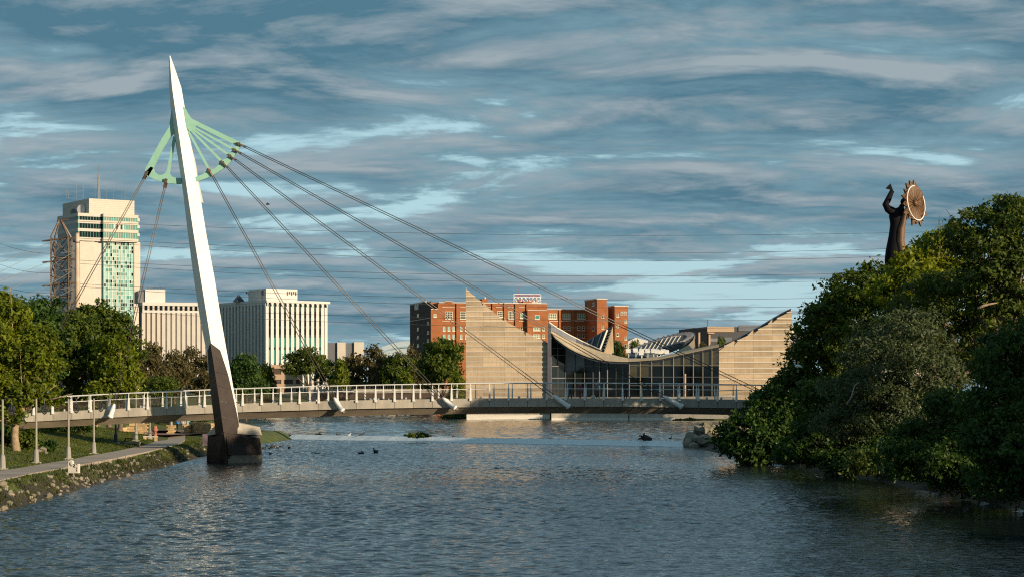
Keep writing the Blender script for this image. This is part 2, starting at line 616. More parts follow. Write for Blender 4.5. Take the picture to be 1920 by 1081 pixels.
def water_sheet(name, x, y, z0, rms, keep):
    X, Y = np.meshgrid(x, y)
    Z = z0 + waves(X, Y, rms)
    v_ = np.stack([X.ravel(), Y.ravel(), Z.ravel()], 1)
    n_, m_ = len(x), len(y)
    q_ = (np.arange(m_ - 1)[:, None] * n_ + np.arange(n_ - 1)[None, :]).ravel()
    f_ = np.stack([q_, q_ + 1, q_ + n_ + 1, q_ + n_], 1)
    f_ = f_[keep(v_[f_[:, 0], 0], v_[f_[:, 0], 1])]
    used, inv = np.unique(f_, return_inverse=True)
    tag(link(name, np_mesh(name, v_[used], inv.reshape(f_.shape), [WATER], True)), kind='structure')


crest = lambda x: W0[1] + (x - W0[0]) * (W1[1] - W0[1]) / (W1[0] - W0[0])
bankL = lambda y: np.interp(y, LS[:, 0], LS[:, 1]) - 1.5
bankR = lambda y: np.interp(y, RS[:, 0], RS[:, 1]) + 1.5
water_sheet('lower_water', np.arange(-34, 33, 0.16), seg((-60, 62, 2.0), (62, 150, 0.16), (150, 292, 0.28)), 0.0, WAVE, lambda x, y: (y < crest(x) - 1.2) & (x > bankL(y)) & (x < bankR(y)))
water_sheet('upper_water', np.arange(-86, 110, 0.6), seg((244, 420, 0.6), (420, 600, 1.0), (600, 870, 6)), 0.6, WAVE, lambda x, y: (y > crest(x) + 0.4) & ((x > bankL(y)) | (y < 300)) & (x < bankR(y) + 2))

# low dam with its smooth sheet of falling water
FOAM = mat('falling_water', (0.74, 0.79, 0.80), 0.3, 0.25, 1.2, stretch=(3, 3, 0.3), spec=0.6)
dd = Vector((W1[0] - W0[0], W1[1] - W0[1], 0)).normalized()
dn = Vector((dd.y, -dd.x, 0))
if dn.y > 0:
    dn = -dn
weir = thing('weir', 'low concrete dam across the whole river with a smooth pale sheet of falling water', 'dam', (W0[0], W0[1], 0))
wlen = (Vector((*W1, 0)) - Vector((*W0, 0))).length
prof = [(0.55, 0.585), (0.0, 0.612), (-0.25, 0.60), (-0.6, 0.42), (-1.0, 0.16), (-1.5, 0.012)]
mb = MB()
rings = []
nseg = 60
for i in range(nseg + 1):
    s = wlen * i / nseg
    wob = 0.05 * math.sin(i * 0.9) + 0.03 * math.sin(i * 2.3)
    rings.append([dd * s + dn * (-(a) + (wob if a < 0 else 0)) + Vector((0, 0, z)) for a, z in prof])
for i in range(nseg):
    mb.add(rings[i] + rings[i + 1], [(k, k + 1, len(prof) + k + 1, len(prof) + k) for k in range(len(prof) - 1)])
mb.build('water_sheet', FOAM, weir, True)
mb = MB()
a, b = Vector((0, 0, 0)), dd * wlen
mb.hexa([a - dn * 0.5 + Vector((0, 0, -1.5)), b - dn * 0.5 + Vector((0, 0, -1.5)), b + dn * 0.2 + Vector((0, 0, -1.5)), a + dn * 0.2 + Vector((0, 0, -1.5))],
        [a - dn * 0.5 + Vector((0, 0, 0.57)), b - dn * 0.5 + Vector((0, 0, 0.57)), b + dn * 0.2 + Vector((0, 0, 0.57)), a + dn * 0.2 + Vector((0, 0, 0.57))])
mb.build('sill', CONC, weir)

# riverside path, in slabs with open joints
PC = np.array([(62, -26.2), (108, -29.4), (127, -30.6), (155, -31.2), (182, -32.2), (205, -33.6), (223, -35.6), (240, -38.2), (262, -43.5)], float)
ys = np.arange(62, 262, 0.02)
xs = np.interp(ys, PC[:, 0], PC[:, 1])
k = np.ones(700) / 700
xs[350:-350] = np.convolve(xs, k, 'same')[350:-350]
path = link('path', None)
tag(path, kind='structure')
slab_n = 0
for y0 in np.arange(100, 258, 2.6):
    i0, i1 = int((y0 - 62) / 0.02), int((y0 + 2.57 - 62) / 0.02)
    i1 = min(i1, len(ys) - 2)
    q = []
    for i in (i0, i1):
        d = Vector((xs[i + 1] - xs[i - 1], ys[i + 1] - ys[i - 1])).normalized()
        nrm = Vector((d.y, -d.x))
        for s in (-1.42, 1.42):
            x, y = xs[i] + nrm.x * s, ys[i] + nrm.y * s
            q.append((x, y))
    zc = float(ground_z(xs[i0], ys[i0])) + 0.07
    zd = float(ground_z(xs[i1], ys[i1])) + 0.07
    mb = MB()
    top = [(q[0][0], q[0][1], zc), (q[1][0], q[1][1], zc), (q[3][0], q[3][1], zd), (q[2][0], q[2][1], zd)]
    bot = [(x, y, z - 0.4) for x, y, z in top]
    mb.hexa(bot, top)
    mb.build('slab', PATHM, path)

# paved plaza under the far side of the bridge
PAVE = mat('red_brown_paving', (0.26, 0.15, 0.11), 0.9, 0.25, 1.2)
mb = MB()
mb.add([(-52, 229, 1.69), (-36.4, 229, 1.69), (-33.2, 240, 1.69), (-33.0, 262, 1.69), (-52, 264, 1.69)], [(0, 1, 2, 3, 4)])
tag(mb.build('plaza_paving', PAVE), kind='structure')

# grass blades on the near left bank
rng = np.random.default_rng(3)


def blades(name, n, x0, x1, y0, y1, hmin, hmax, mats, filt):
    x = rng.uniform(x0, x1, n)
    y = rng.uniform(y0, y1, n)
    ok = filt(x, y)
    x, y = x[ok], y[ok]
    z = ground_z(x, y)
    n = len(x)
    a = rng.uniform(0, 2 * np.pi, n)
    w = rng.uniform(0.03, 0.07, n)
    h = rng.uniform(hmin, hmax, n)
    lean = rng.normal(0, 0.4, (n, 2)) * h[:, None]
    p = np.stack([x, y, z - 0.02], 1)
    t = np.stack([np.cos(a) * w, np.sin(a) * w, np.zeros(n)], 1)
    tip = p + np.stack([lean[:, 0], lean[:, 1], h], 1)
    v = np.stack([p - t, p + t, tip], 1).reshape(-1, 3)
    f = np.arange(3 * n).reshape(-1, 3)
    return tag(link(name, np_mesh(name, v, f, mats)), kind='stuff')


def off_path(x, y):
    xp = np.interp(y, ys, xs)
    xl = np.interp(y, LS[:, 0], LS[:, 1])
    return (np.abs(x - xp) > 1.55) & (xl - x > 0.5)


blades('grass', 90000, -46, -25, 100, 232, 0.06, 0.16, [leaf_mat('grass_blade', (0.026, 0.044, 0.007), (0.135, 0.155, 0.020), 0.35)], off_path)
blades('bank_weeds', 26000, -33, -24, 95, 240, 0.12, 0.34, [leaf_mat('weed_blade', (0.018, 0.026, 0.007), (0.060, 0.068, 0.018), 0.3)],
       lambda x, y: (np.interp(y, LS[:, 0], LS[:, 1]) - x > 0.15) & (np.interp(y, LS[:, 0], LS[:, 1]) - x < 1.5) & (np.sin(x * 2.1) + np.sin(y * 0.9) > -0.3))


# ------------------------------------------------------------------ the footbridge
BY0, BY1 = 192.0, 195.8                     # near and far edge of the deck
MPX = BY0 / F


def deck_z(px):
    return ZP(746 + 2.82e-5 * (px - 1060) ** 2, BY0)


PS = 35.6                                   # spacing of the posts in photo pixels (1.7 m)
post_px = [1096 + PS * i for i in range(-35, 17)]
br = thing('footbridge', 'long arched concrete footbridge with white post and wire railings over the river', 'bridge', (0, BY0, 0))


def deck_pts(px):
    x = XP(px, BY0)
    zt = deck_z(px)
    zb = zt - 0.74
    return [Vector((x, 0.14, zt - 0.06)), Vector((x, 0.14, zb + 0.02)), Vector((x, 0.95, zb - 0.62)), Vector((x, 2.85, zb - 0.62)), Vector((x, 3.66, zb + 0.02)), Vector((x, 3.66, zt - 0.06))]


mb = MB()
pxs = [post_px[0] + (post_px[-1] - post_px[0]) * i / 90 for i in range(91)]
mb.loft([deck_pts(p) for p in pxs])
mb.build('deck', mat('deck_soffit', (0.36, 0.29, 0.21), 0.9, 0.45, 0.7, 0.2, stretch=(0.4, 1, 1)), br)
for side in (0, 1):
    y0, y1 = (0.0, 0.14) if side == 0 else (3.66, 3.8)
    for i in range(len(post_px) - 1):
        a, b = post_px[i] + 0.35, post_px[i + 1] - 0.35
        qa, qb = XP(a, BY0), XP(b, BY0)
        za, zb = deck_z(a), deck_z(b)
        mb = MB()
        mb.hexa([(qa, y0, za - 0.74), (qb, y0, zb - 0.74), (qb, y1, zb - 0.74), (qa, y1, za - 0.74)], [(qa, y0, za + 0.03), (qb, y0, zb + 0.03), (qb, y1, zb + 0.03), (qa, y1, za + 0.03)])
        mb.build('fascia_panel', CONC, br)
# one post: a tapered steel fin below, a thin rod above
mb = MB()
mb.hexa([(-0.10, -0.10, -0.16), (0.10, -0.10, -0.16), (0.10, 0.12, -0.16), (-0.10, 0.12, -0.16)], [(-0.065, -0.05, 0.98), (0.065, -0.05, 0.98), (0.065, 0.05, 0.98), (-0.065, 0.05, 0.98)])
mb.box(-0.03, 0.03, -0.02, 0.02, 0.97, 1.36)
post_me = mb.mesh('post', WHITE)
mbf = MB()
mbf.hexa([(-0.08, -0.12, -0.16), (0.08, -0.12, -0.16), (0.08, 0.10, -0.16), (-0.08, 0.10, -0.16)], [(-0.055, -0.05, 0.98), (0.055, -0.05, 0.98), (0.055, 0.05, 0.98), (-0.055, 0.05, 0.98)])
mbf.box(-0.03, 0.03, -0.02, 0.02, 0.97, 1.36)
postf_me = mbf.mesh('post', WHITE)
for p in post_px:
    link('post', post_me, br, (XP(p, BY0), -0.04, deck_z(p)))
for p in post_px:
    off = 14 + (p - 380) * -0.012          # the far posts stand between the near ones
    q = p + off
    link('post', postf_me, br, (XP(q, BY0), 3.72, deck_z(q)))
for side in (0, 1):
    yy = -0.04 if side == 0 else 3.76
    line = [(XP(p, BY0), deck_z(p)) for p in pxs]
    MB().tube([(x, yy, z + 1.38) for x, z in line], 0.045, 8).build('top_rail', WHITE, br, True)
    MB().tube([(x, yy + 0.08, z + 0.87) for x, z in line], 0.03, 6).build('middle_rail', WHITE, br, True)
    for kz in range(7):
        MB().tube([(x, yy + 0.085, z + 0.10 + 0.105 * kz) for x, z in line[::2]], 0.009, 4).build('railing_wire', GALV, br)
mb = MB()
mb.tube([(0, 0, 0), (0, 0, 0.05)], 0.10, 10)
mb.tube([(0, 0, 0.05), (0.02, 0, 0.12), (0.10, 0, 0.26)], [0.05, 0.10, 0.12], 10)
dl_me = mb.mesh('deck_light', WHITE, True)
for p in (118, 190, 262, 332, 488, 512, 590, 612, 700, 760, 830, 900, 972, 1110, 1180, 1325, 1352):
    link('deck_light', dl_me, br, (XP(p, BY0), 0.42, deck_z(p) - 0.06))
# lumpy abutment seat under the left end
MB().box(XP(post_px[0], BY0) - 6, XP(post_px[0], BY0) + 2.4, 0.2, 3.6, -1, deck_z(post_px[0]) - 1.2).build('abutment', CONC, br)

# ------------------------------------------------------------------ the mast
MD = 188.0


def mp(px, py, dy=0.0):
    return Vector((XP(px, MD), dy, ZP(py, MD)))


mast = thing('bridge_mast', 'tall leaning white mast with a pale green bracket and dark stone clad foot', 'mast', (0, MD, 0))
ST = [(105, 317, 318.2, 319.4), (135, 317, 321.4, 330), (165, 317, 324.8, 340), (200, 319.5, 329.8, 346), (232, 323.4, 334.6, 351), (290, 332.6, 343.3, 361.5), (360, 343, 354, 374),
      (440, 352.5, 366, 387), (520, 363, 379, 402), (600, 375.5, 392, 415), (660, 387.5, 401.5, 425.5), (700, 391, 406.6, 433), (760, 399, 417, 443.5), (800, 403, 421, 449)]
ST = [(y, l, rd, r, max(.03, (r - rd) * MD / F * 0.93)) for y, l, rd, r in ST]
mb = MB()
mb.loft([[mp(l, y), mp(rd, y, -d), mp(r, y), mp((l + r) / 2, y, d * 0.8)] for y, l, rd, r, d in ST])
mb.build('shaft', MASTW, mast)


def st_at(y):
    yy = [s[0] for s in ST]
    return [float(np.interp(y, yy, [s[c] for s in ST])) for c in range(1, 5)]


# dark stone panels standing proud of the two front faces
JR = [642, 668, 696, 722.5, 750, 779, 809, 858]
RIDGE = lambda y: float(np.interp(y, [641, 741, 792, 845, 862], [397.5, 413.5, 420.5, 428.5, 432]))
DLEFT = lambda y: float(np.interp(y, [655, 699, 760, 790, 860], [390, 391.5, 398, 402, 410]))
DRIGHT = lambda y: float(np.interp(y, [655, 699, 750, 789, 814, 860], [414, 428, 439.5, 447.5, 450.5, 452]))
for i in range(len(JR) - 1):
    ya, yb = JR[i] + 0.35, JR[i + 1] - 0.35
    yal, ybl = (656 if i == 0 else ya + 7), yb + 7
    for side in (0, 1):
        edge = DLEFT if side == 0 else DRIGHT
        d0, d1 = st_at(min(ya, 800))[3], st_at(min(yb, 800))[3]
        def face_y(y_):
            l_, rd2, r2, d2 = st_at(min(y_, 800))
            e_ = edge(y_)
            t_ = (r2 - e_) / (r2 - rd2) if side == 1 else (e_ - l_) / (rd2 - l_)
            return -d2 * min(max(t_, 0.0), 1.0) - 0.10
        fr = [mp(RIDGE(ya), ya, -d0 - 0.10), mp(edge(yal), yal, face_y(yal)), mp(edge(ybl), ybl, face_y(ybl)), mp(RIDGE(yb), yb, -d1 - 0.10)]
        push = Vector((0, 0.16, 0))
        if (side == 1):
            fr = fr[::-1]
        MB().hexa(fr, [p + push for p in fr]).build('stone_panel', CLAD, mast)
# concrete pier at the waterline, with flared shoulders
pier = MB()
rb = [mp(384, 862, 1.4), mp(431.5, 862, -1.30), mp(489, 861, 1.3), mp(438, 861, 3.2)]
rt = [mp(385.5, 816, 1.3), mp(429, 822, -1.02), mp(485, 815, 1.2), mp(438, 806, 3.0)]
rt2 = [mp(404, 800, 1.0), mp(425, 800, -0.8), mp(450, 792, 0.9), mp(432, 790, 2.4)]
for r_ in (rb,):
    for p in r_:
        p.z = -1.2
rm = [Vector((p.x, p.y, 0.24)) for p in rb]
pier.loft([rb, rm, rt])
pier.build('pier', mat('wet_concrete', (0.25, 0.20, 0.15), 0.7, 0.3, 1.2, 0.2, streak=0.4), mast)
sh = MB()
sh.hexa([mp(446, 812, -0.35), mp(484.5, 815.5, 1.05), mp(484.5, 815.5, 2.6), mp(440, 812, 2.6)], [mp(446.5, 792, -0.1), mp(481, 800, 1.05), mp(481, 800, 2.5), mp(440, 791, 2.5)])
sh.build('pier_shoulder', CONC, mast)
sh = MB()
sh.hexa([mp(385.5, 816, 1.0), mp(412, 812, -0.5), mp(412, 812, 2.2), mp(388, 816, 2.6)], [mp(387, 811, 1.05), mp(404.5, 796, -0.2), mp(406, 796, 2.2), mp(390, 811, 2.5)])
sh.build('pier_shoulder', CONC, mast)
for poly in ([mp(431.6, 851, -1.42), mp(428.5, 818, -1.22), mp(451, 812.5, -0.36), mp(484.5, 821, 1.0), mp(487.8, 851, 1.1)], [mp(431.0, 866, -1.44), mp(428, 818, -1.22), mp(386, 816.5, 1.12), mp(383.6, 866, 1.22)]):
    MB().prism(poly, (0, 0.12, 0)).build('stone_panel', CLAD, mast)


# green bracket: hub plates, arms, curved foot and struts, all flat plates in the plane of the mast
def plate(name, poly, th=0.24, parent=None, m=GREEN, dy=0.0):
    mb_ = MB()
    mb_.prism([mp(x, y, dy - th / 2) for x, y in poly], (0, th, 0))
    return mb_.build(name, m, parent)


bk = MB()
bk.prism([mp(x, y, -0.14) for x, y in [(344, 200), (348.5, 205), (353, 214), (360, 223.5), (371, 229), (364, 246), (356, 247), (350, 240)]], (0, 0.28, 0))
bracket = bk.build('bracket', GREEN, mast)
plate('bracket_arm', [(321.8, 208), (317.2, 239), (304, 260), (273.5, 316), (271, 325), (279, 331), (288.3, 315), (305, 281), (322.5, 254), (327, 250), (326, 215)], .26, bracket)
plate('bracket_foot', [(271.4, 324), (273, 328), (279, 331.5), (290, 336.5), (302.5, 341), (318, 344), (340, 346), (340, 334), (331, 334), (323, 331.5), (318.5, 326), (317, 321), (312.5, 321), (309, 326), (303, 328.5), (296, 327.5), (290, 322), (288, 315), (283, 313)], .26, bracket)
plate('bracket_strut', [(312.3, 325), (318, 325), (330, 258), (325, 256)], .2, bracket)
plate('bracket_arm', [(359.5, 223), (453, 268.5), (453, 272), (448, 276), (362, 233)], .24, bracket)
plate('bracket_foot', [(453, 270), (448.5, 280), (442, 289.5), (432, 305), (417, 318.5), (397, 330.5), (384, 336), (366, 342), (366, 332.5), (380, 327.5), (386, 322.5), (388, 317), (393.5, 316.5), (398, 318.5), (404, 316), (410, 309), (412, 302), (417.5, 300.5), (424, 297.5), (428, 293), (432, 287), (439, 279), (444, 268)], .26, bracket)
CLEV = [(449, 270.5), (441, 282), (432, 293), (418.5, 305.5), (393.5, 320.5)]
for q, (cx, cy) in enumerate(CLEV):
    hx, hy = (360, 229) if q == 0 else (358, 232 + 4 * q) if q < 4 else (352, 244)
    dx, dy_ = cx - hx, cy - hy
    ln = math.hypot(dx, dy_)
    ux, uy = -dy_ / ln * 1.9, dx / ln * 1.9
    if q == 0:
        continue
    plate('bracket_strut', [(hx + ux, hy + uy), (cx + ux * 1.2, cy + uy * 1.2), (cx - ux * 1.2, cy - uy * 1.2), (hx - ux, hy - uy)], .18, bracket)
plate('rear_sleeve', [(357, 268), (364, 296), (371.5, 343), (380, 380), (372, 380), (358, 300)], .5, mast, MASTW, 0.3)

# stay cables, each a pair of strands from a clevis on the bracket to a white anchor tube on the deck edge
CLEVL = [(275, 326), (311.5, 341)]
STAYS = [((275, 326), (43, 742), (30, 768), 'leftmost pair of stay cables, running from the mast down behind the leafy tree'),
         ((311.5, 341), (214, 758), (206, 783), 'steep pair of stay cables down to the anchor left of the mast'),
         (CLEV[4], (627, 746), (643, 771), 'steepest pair of stay cables right of the mast, ending left of the green trees'),
         (CLEV[3], (831, 746), (855, 766), 'second pair of stay cables right of the mast, ending beside the big dense tree'),
         (CLEV[2], (1037, 741), (1069, 763), 'middle pair of stay cables right of the mast, ending below the left museum wall'),
         (CLEV[1], (1246, 743), (1281, 763), 'fourth pair of stay cables right of the mast, ending in front of the museum glass'),
         (CLEV[0], (1448, 744), (1484, 762), 'topmost and longest pair of stay cables, vanishing behind the right bank trees')]
for (c0, a0, a1, lab) in STAYS:
    root = thing('stay_cable', lab, 'cable', (0, MD, 0), 0, 'stay cables of the footbridge')
    top = mp(*c0, -0.05)
    lo = T(*a0, BY0 - 0.35) - Vector((0, MD, 0))
    en = T(*a1, BY0 - 0.35) - Vector((0, MD, 0))
    d = (lo - top).normalized()
    side = d.cross(Vector((0, 1, 0))).normalized()
    if side.x < 0:
        side = -side
    MB().bar(top - d * 0.25 - Vector((0, .2, 0)), top + d * 0.55 - Vector((0, .2, 0)), 0.24, 0.12).bar(top - d * 0.25 + Vector((0, .25, 0)), top + d * 0.55 + Vector((0, .25, 0)), 0.24, 0.12).tube(
        [top + Vector((0, -.32, 0)), top + Vector((0, .36, 0))], 0.13, 8).build('clevis', STEEL, root)
    for sg in (-1, 1):
        MB().tube([top + d * 0.4 + side * 0.07 * sg, lo + side * 0.13 * sg], 0.036, 6).build('strand', CABLE, root, True)
    e = (en - lo).normalized()
    ln = (en - lo).length
    an = MB()
    an.tube([lo - e * 0.1, lo + e * 0.15, lo + e * 0.35, lo + e * (ln - 0.25), lo + e * (ln - 0.25), lo + e * (ln - 0.05)], [.09, .17, .21, .21, .27, .27], 12)
    an.build('anchor_tube', WHITE, root, True)
    MB().tube([lo + e * (ln - 0.05), lo + e * (ln + 0.14)], [0.15, 0.12], 8).box(en.x - .05, en.x + .25, en.y - .05, en.y + .25, en.z - .05, en.z + .1).build('anchor_cap', GALV, root)
# ------------------------------------------------------------------ trees
def crown_mesh(name, lobes, n_cl, per, leaf, seed, cl_r, m, flat=0.65, inner=0.35, sparse=0.0):
    g_ = np.random.default_rng(seed)
    if n_cl > 400:
        n_cl, per, cl_r = int(n_cl * .72), int(per * 1.45), cl_r * .92
    L_ = np.array(lobes, float)
    sub = []
    for q in L_:                                    # every lobe breaks up into smaller boughs
        for _ in range(7):
            e_ = g_.normal(size=3)
            e_ /= np.linalg.norm(e_)
            e_[2] = abs(e_[2]) if g_.random() < .65 else e_[2]
            k_ = g_.uniform(.30, .52)
            sub.append(np.concatenate([q[:3] + e_ * q[3:6] * g_.uniform(.62, .86), q[3:6] * k_ * np.array([1.1, 1.1, .85])]))
    L_ = np.vstack([L_ * np.array([1, 1, 1, .78, .78, .78]), np.array(sub)])
    w = (L_[:, 3] * L_[:, 4] + L_[:, 3] * L_[:, 5] + L_[:, 4] * L_[:, 5])
    pick = g_.choice(len(L_), n_cl * 2, p=w / w.sum())
    d = g_.normal(size=(len(pick), 3))
    d /= np.linalg.norm(d, axis=1)[:, None]
    d[:, 2] = np.where(d[:, 2] < -0.55, d[:, 2] * 0.6, d[:, 2])
    r = 1.06 - inner * g_.random(len(pick)) ** 2.0 + np.abs(g_.normal(0, 0.05 + sparse, len(pick)))
    c = L_[pick, :3] + d * L_[pick, 3:6] * r[:, None]
    ok = np.ones(len(c), bool)
    for q in L_:
        s_ = np.linalg.norm((c - q[:3]) / q[3:6], axis=1)
        ok &= (s_ > 0.62) | (g_.random(len(c)) < 0.10)
    c, d = c[ok][:n_cl], d[ok][:n_cl]
    n = len(c) * per
    ci = np.repeat(np.arange(len(c)), per)
    size = g_.uniform(0.55, 1.25, len(c))[ci]
    off = g_.normal(size=(n, 3)) * 0.5
    off[:, 2] *= flat
    p = c[ci] + off * (cl_r * size)[:, None]
    nn = d[ci] * 0.8 + np.array([0, 0, 0.25]) + g_.normal(size=(n, 3)) * 0.75
    nn /= np.linalg.norm(nn, axis=1)[:, None]
    t = np.cross(nn, g_.normal(size=(n, 3)))
    t /= np.linalg.norm(t, axis=1)[:, None] + 1e-9
    b = np.cross(nn, t)
    ls = (leaf * g_.uniform(0.6, 1.35, n))[:, None]
    v = np.stack([p - t * ls, p + b * ls * 0.5 + nn * ls * 0.12, p + t * ls, p - b * ls * 0.5 + nn * ls * 0.12], 1).reshape(-1, 3)
    me = np_mesh(name, v, np.arange(4 * n).reshape(-1, 4), [m])
    tn = np.repeat(g_.uniform(-.38, .42, len(c))[ci], 4).astype(np.float32)
    me.attributes.new('tint', 'FLOAT', 'POINT').data.foreach_set('value', tn)
    return me


def trunk_mb(lobes, base, r0, seed, fork=0.38):
    rr = random.Random(seed)
    mb_ = MB()
    L_ = [Vector(l[:3]) for l in lobes]
    mid = sum(L_, Vector()) / len(L_)
    base = Vector(base)
    hub = base.lerp(mid, fork)
    kink = base.lerp(hub, 0.5) + Vector((rr.uniform(-1, 1), rr.uniform(-1, 1), 0)) * r0 * 0.8
    mb_.tube([base - Vector((0, 0, .3)), base + Vector((0, 0, .15)), kink, hub], [r0 * 1.5, r0 * 1.05, r0 * .9, r0 * .75], 8)
    for l in L_:
        m_ = hub.lerp(l, 0.5) + Vector((rr.uniform(-1, 1), rr.uniform(-1, 1), rr.uniform(-.5, .5))) * r0 * 2
        mb_.tube([hub.lerp(kink, 0.15), m_, l], [r0 * .6, r0 * .38, r0 * .12], 6)
        for q in range(3):
            e = l + Vector((rr.uniform(-1, 1), rr.uniform(-1, 1), rr.uniform(-.2, 1))) * r0 * 7
            mb_.tube([m_.lerp(l, 0.3 + 0.2 * q), m_.lerp(e, 0.6), e], [r0 * .24, r0 * .16, r0 * .05], 5)
    return mb_


def tree(label, base, lobes, n_cl, per, leaf, leafm, seed, cl_r, r0=0.3, bark=BARK, group='trees on the river banks', cat='tree', name='tree', **kw):
    """lobes are given relative to the base"""
    root = thing(name, label, cat, base, 0, group)
    trunk_mb(lobes, (0, 0, 0), r0, seed).build('trunk', bark, root, True)
    link('crown', crown_mesh('crown', lobes, n_cl, per, leaf, seed, cl_r, LF[leafm], **kw), root)
    return root


def lobes_at(D, base, spots):
    """spots: (px, py, radius in metres, depth offset[, vertical radius]) -> lobes relative to base"""
    out = []
    for s_ in spots:
        px, py, r_, dy = s_[:4]
        rz_ = s_[4] if len(s_) > 4 else r_ * 0.85
        p = T(px, py, D + dy) - Vector(base)
        out.append((p.x, p.y, p.z, r_, r_, rz_))
    return out


def gz(x, y):
    return float(ground_z(x, y))


def rtree(label, D, bx, spots, n_cl, per, leaf, leafm, seed, cl_r, **kw):
    base = Vector((XP(bx, D), D, 0))
    base.z = max(gz(base.x, base.y), -0.2) - 0.05
    return tree(label, base, lobes_at(D, base, spots), n_cl, per, leaf, leafm, seed, cl_r, **kw)


# right bank: a wall of trees leaning over the water
G_R = 'trees on the right bank'
rtree('low dense tree overhanging the river beside the boulders on the right bank', 185, 1480,
      [(1432, 775, 2.3, 0), (1400, 812, 2.1, -2), (1490, 745, 2.8, 2), (1475, 825, 2.8, -3), (1405, 848, 1.7, -3), (1545, 795, 3.2, -2), (1356, 832, .9, -1, .8), (1452, 740, 1.2, 0), (1500, 708, 1.5, 1), (1420, 862, 1.3, -2, .8), (1375, 806, 1.0, -1)],
      1150, 26, 0.20, 'deep', 11, 0.75, r0=.22, group=G_R)
rtree('slim dark tree behind the right end of the footbridge with ragged top', 187, 1560,
      [(1545, 640, 2.6, 2), (1575, 590, 2.6, 3), (1520, 690, 2.6, 0), (1600, 650, 3.0, 0), (1545, 610, 1.6, 0), (1505, 665, 1.6, 1)], 620, 24, 0.20, 'green', 12, 0.8, r0=.22, group=G_R, sparse=.05)
rtree('tall tree below the statue with loose dark branches against the sky', 180, 1650,
      [(1610, 555, 2.7, 2), (1650, 530, 2.2, 4), (1590, 600, 2.8, 0), (1680, 590, 3.6, 0), (1640, 650, 3.8, -2), (1570, 575, 1.3, 0), (1555, 590, 1.0, 0)], 900, 24, 0.19, 'green', 13, 0.75, r0=.26, group=G_R, sparse=.06)
rtree('tree with a bright yellow green sunlit top in front of the statue', 168, 1745,
      [(1735, 505, 2.3, 2), (1782, 475, 2.4, 3), (1700, 525, 1.8, 1), (1775, 530, 3.2, 1), (1720, 560, 3.0, 0), (1790, 440, 1.2, 2)], 800, 26, 0.19, 'gold', 14, 0.7, r0=.26, group=G_R)
rtree('tallest tree at the right edge of the picture with an open crown', 142, 1890,
      [(1840, 425, 1.9, 1), (1885, 410, 1.8, 2), (1925, 430, 2.2, 0), (1870, 480, 2.6, 0), (1930, 520, 3.0, 0), (1850, 540, 2.2, 0), (1815, 455, 1.2, 1), (1880, 600, 2.6, 1)], 950, 24, 0.16, 'olive', 15, 0.62, r0=.30, group=G_R, sparse=.05)
rtree('broad grey green willow like tree in the middle of the right bank', 132, 1790,
      [(1640, 690, 2.4, 0), (1600, 735, 2.0, 0), (1690, 640, 2.6, 2), (1730, 700, 2.6, 0), (1660, 780, 2.6, -1), (1590, 800, 1.7, 0), (1740, 780, 2.4, 0)], 1150, 30, 0.115, 'grey', 16, 0.62, r0=.2, group=G_R)
rtree('olive tree with a thick dark leaning trunk in the right bank shade', 150, 1790,
      [(1760, 570, 2.8, 0), (1830, 560, 2.8, 0), (1700, 610, 2.4, -1), (1860, 640, 3.2, 0), (1790, 640, 2.6, 2)], 820, 26, 0.145, 'olive', 17, 0.62, r0=.42, group=G_R)
rtree('dark leafy tree at the right picture edge reaching down to the water', 112, 1930,
      [(1880, 690, 1.9, 0), (1930, 650, 2.0, 0), (1920, 760, 2.2, -1), (1860, 760, 1.8, 0), (1900, 840, 2.0, -2), (1850, 830, 1.6, -1), (1940, 900, 1.8, -3)], 950, 28, 0.135, 'deep', 18, 0.55, r0=.22, group=G_R)
rtree('low bushy tree hanging over the water left of the right edge', 120, 1870,
      [(1780, 780, 1.7, 0), (1720, 830, 1.7, 0), (1810, 850, 1.9, -1), (1760, 880, 1.5, -2), (1850, 900, 1.5, -3), (1690, 860, 1.3, -1)], 820, 28, 0.13, 'deep', 19, 0.55, r0=.16, group=G_R)
rtree('dark tree filling the right bank between the overhanging tree and the willow', 160, 1600,
      [(1560, 760, 2.6, 0), (1620, 820, 2.6, 0), (1530, 830, 2.0, 0), (1650, 860, 2.0, -1), (1580, 880, 1.6, -2), (1500, 850, 1.6, 0)], 850, 26, 0.16, 'deep', 20, 0.7, r0=.2, group=G_R)
# trees standing further back on the right bank, mostly behind the first row
back_lobes = [(0, 0, 9, 4.2, 4.2, 4), (2.5, 1, 12.5, 3.2, 3.2, 3), (-2.5, -1, 12, 3, 3, 2.8), (1, -2, 15, 2.4, 2.4, 2.2), (-2, 2, 7, 3.2, 3.2, 2.6)]
bt = tree('tall dense tree standing inland behind the right bank trees', (62, 172, 4), back_lobes, 620, 24, 0.30, 'green', 31, 1.0, r0=.34, group='trees inland on the right bank')
for x_, y_, s_ in ((52, 100, 1.0), (43, 90, .92), (60, 82, 1.1), (47, 68, .95), (46, 46, .9)):
    c_ = copy_tree(bt)
    c_.location = (x_, y_, gz(x_, y_))
    c_.rotation_euler.z = x_ * 1.7 + y_
    c_.scale = (s_, s_, s_ * 0.98)

for x_, y_, s_ in ((66, 420, 1.05), (73, 412, 1.1), (80, 408, 1.0), (88, 400, 1.1), (97, 394, 1.05)):
    c_ = copy_tree(bt)
    c_.location = (x_, y_, gz(x_, y_))
    c_.rotation_euler.z = x_ * 1.3
    c_.scale = (s_, s_, s_)
    c_['label'] = 'tree of the far plaza row behind the right bank trees'
    c_['group'] = 'plaza trees behind the right bank'

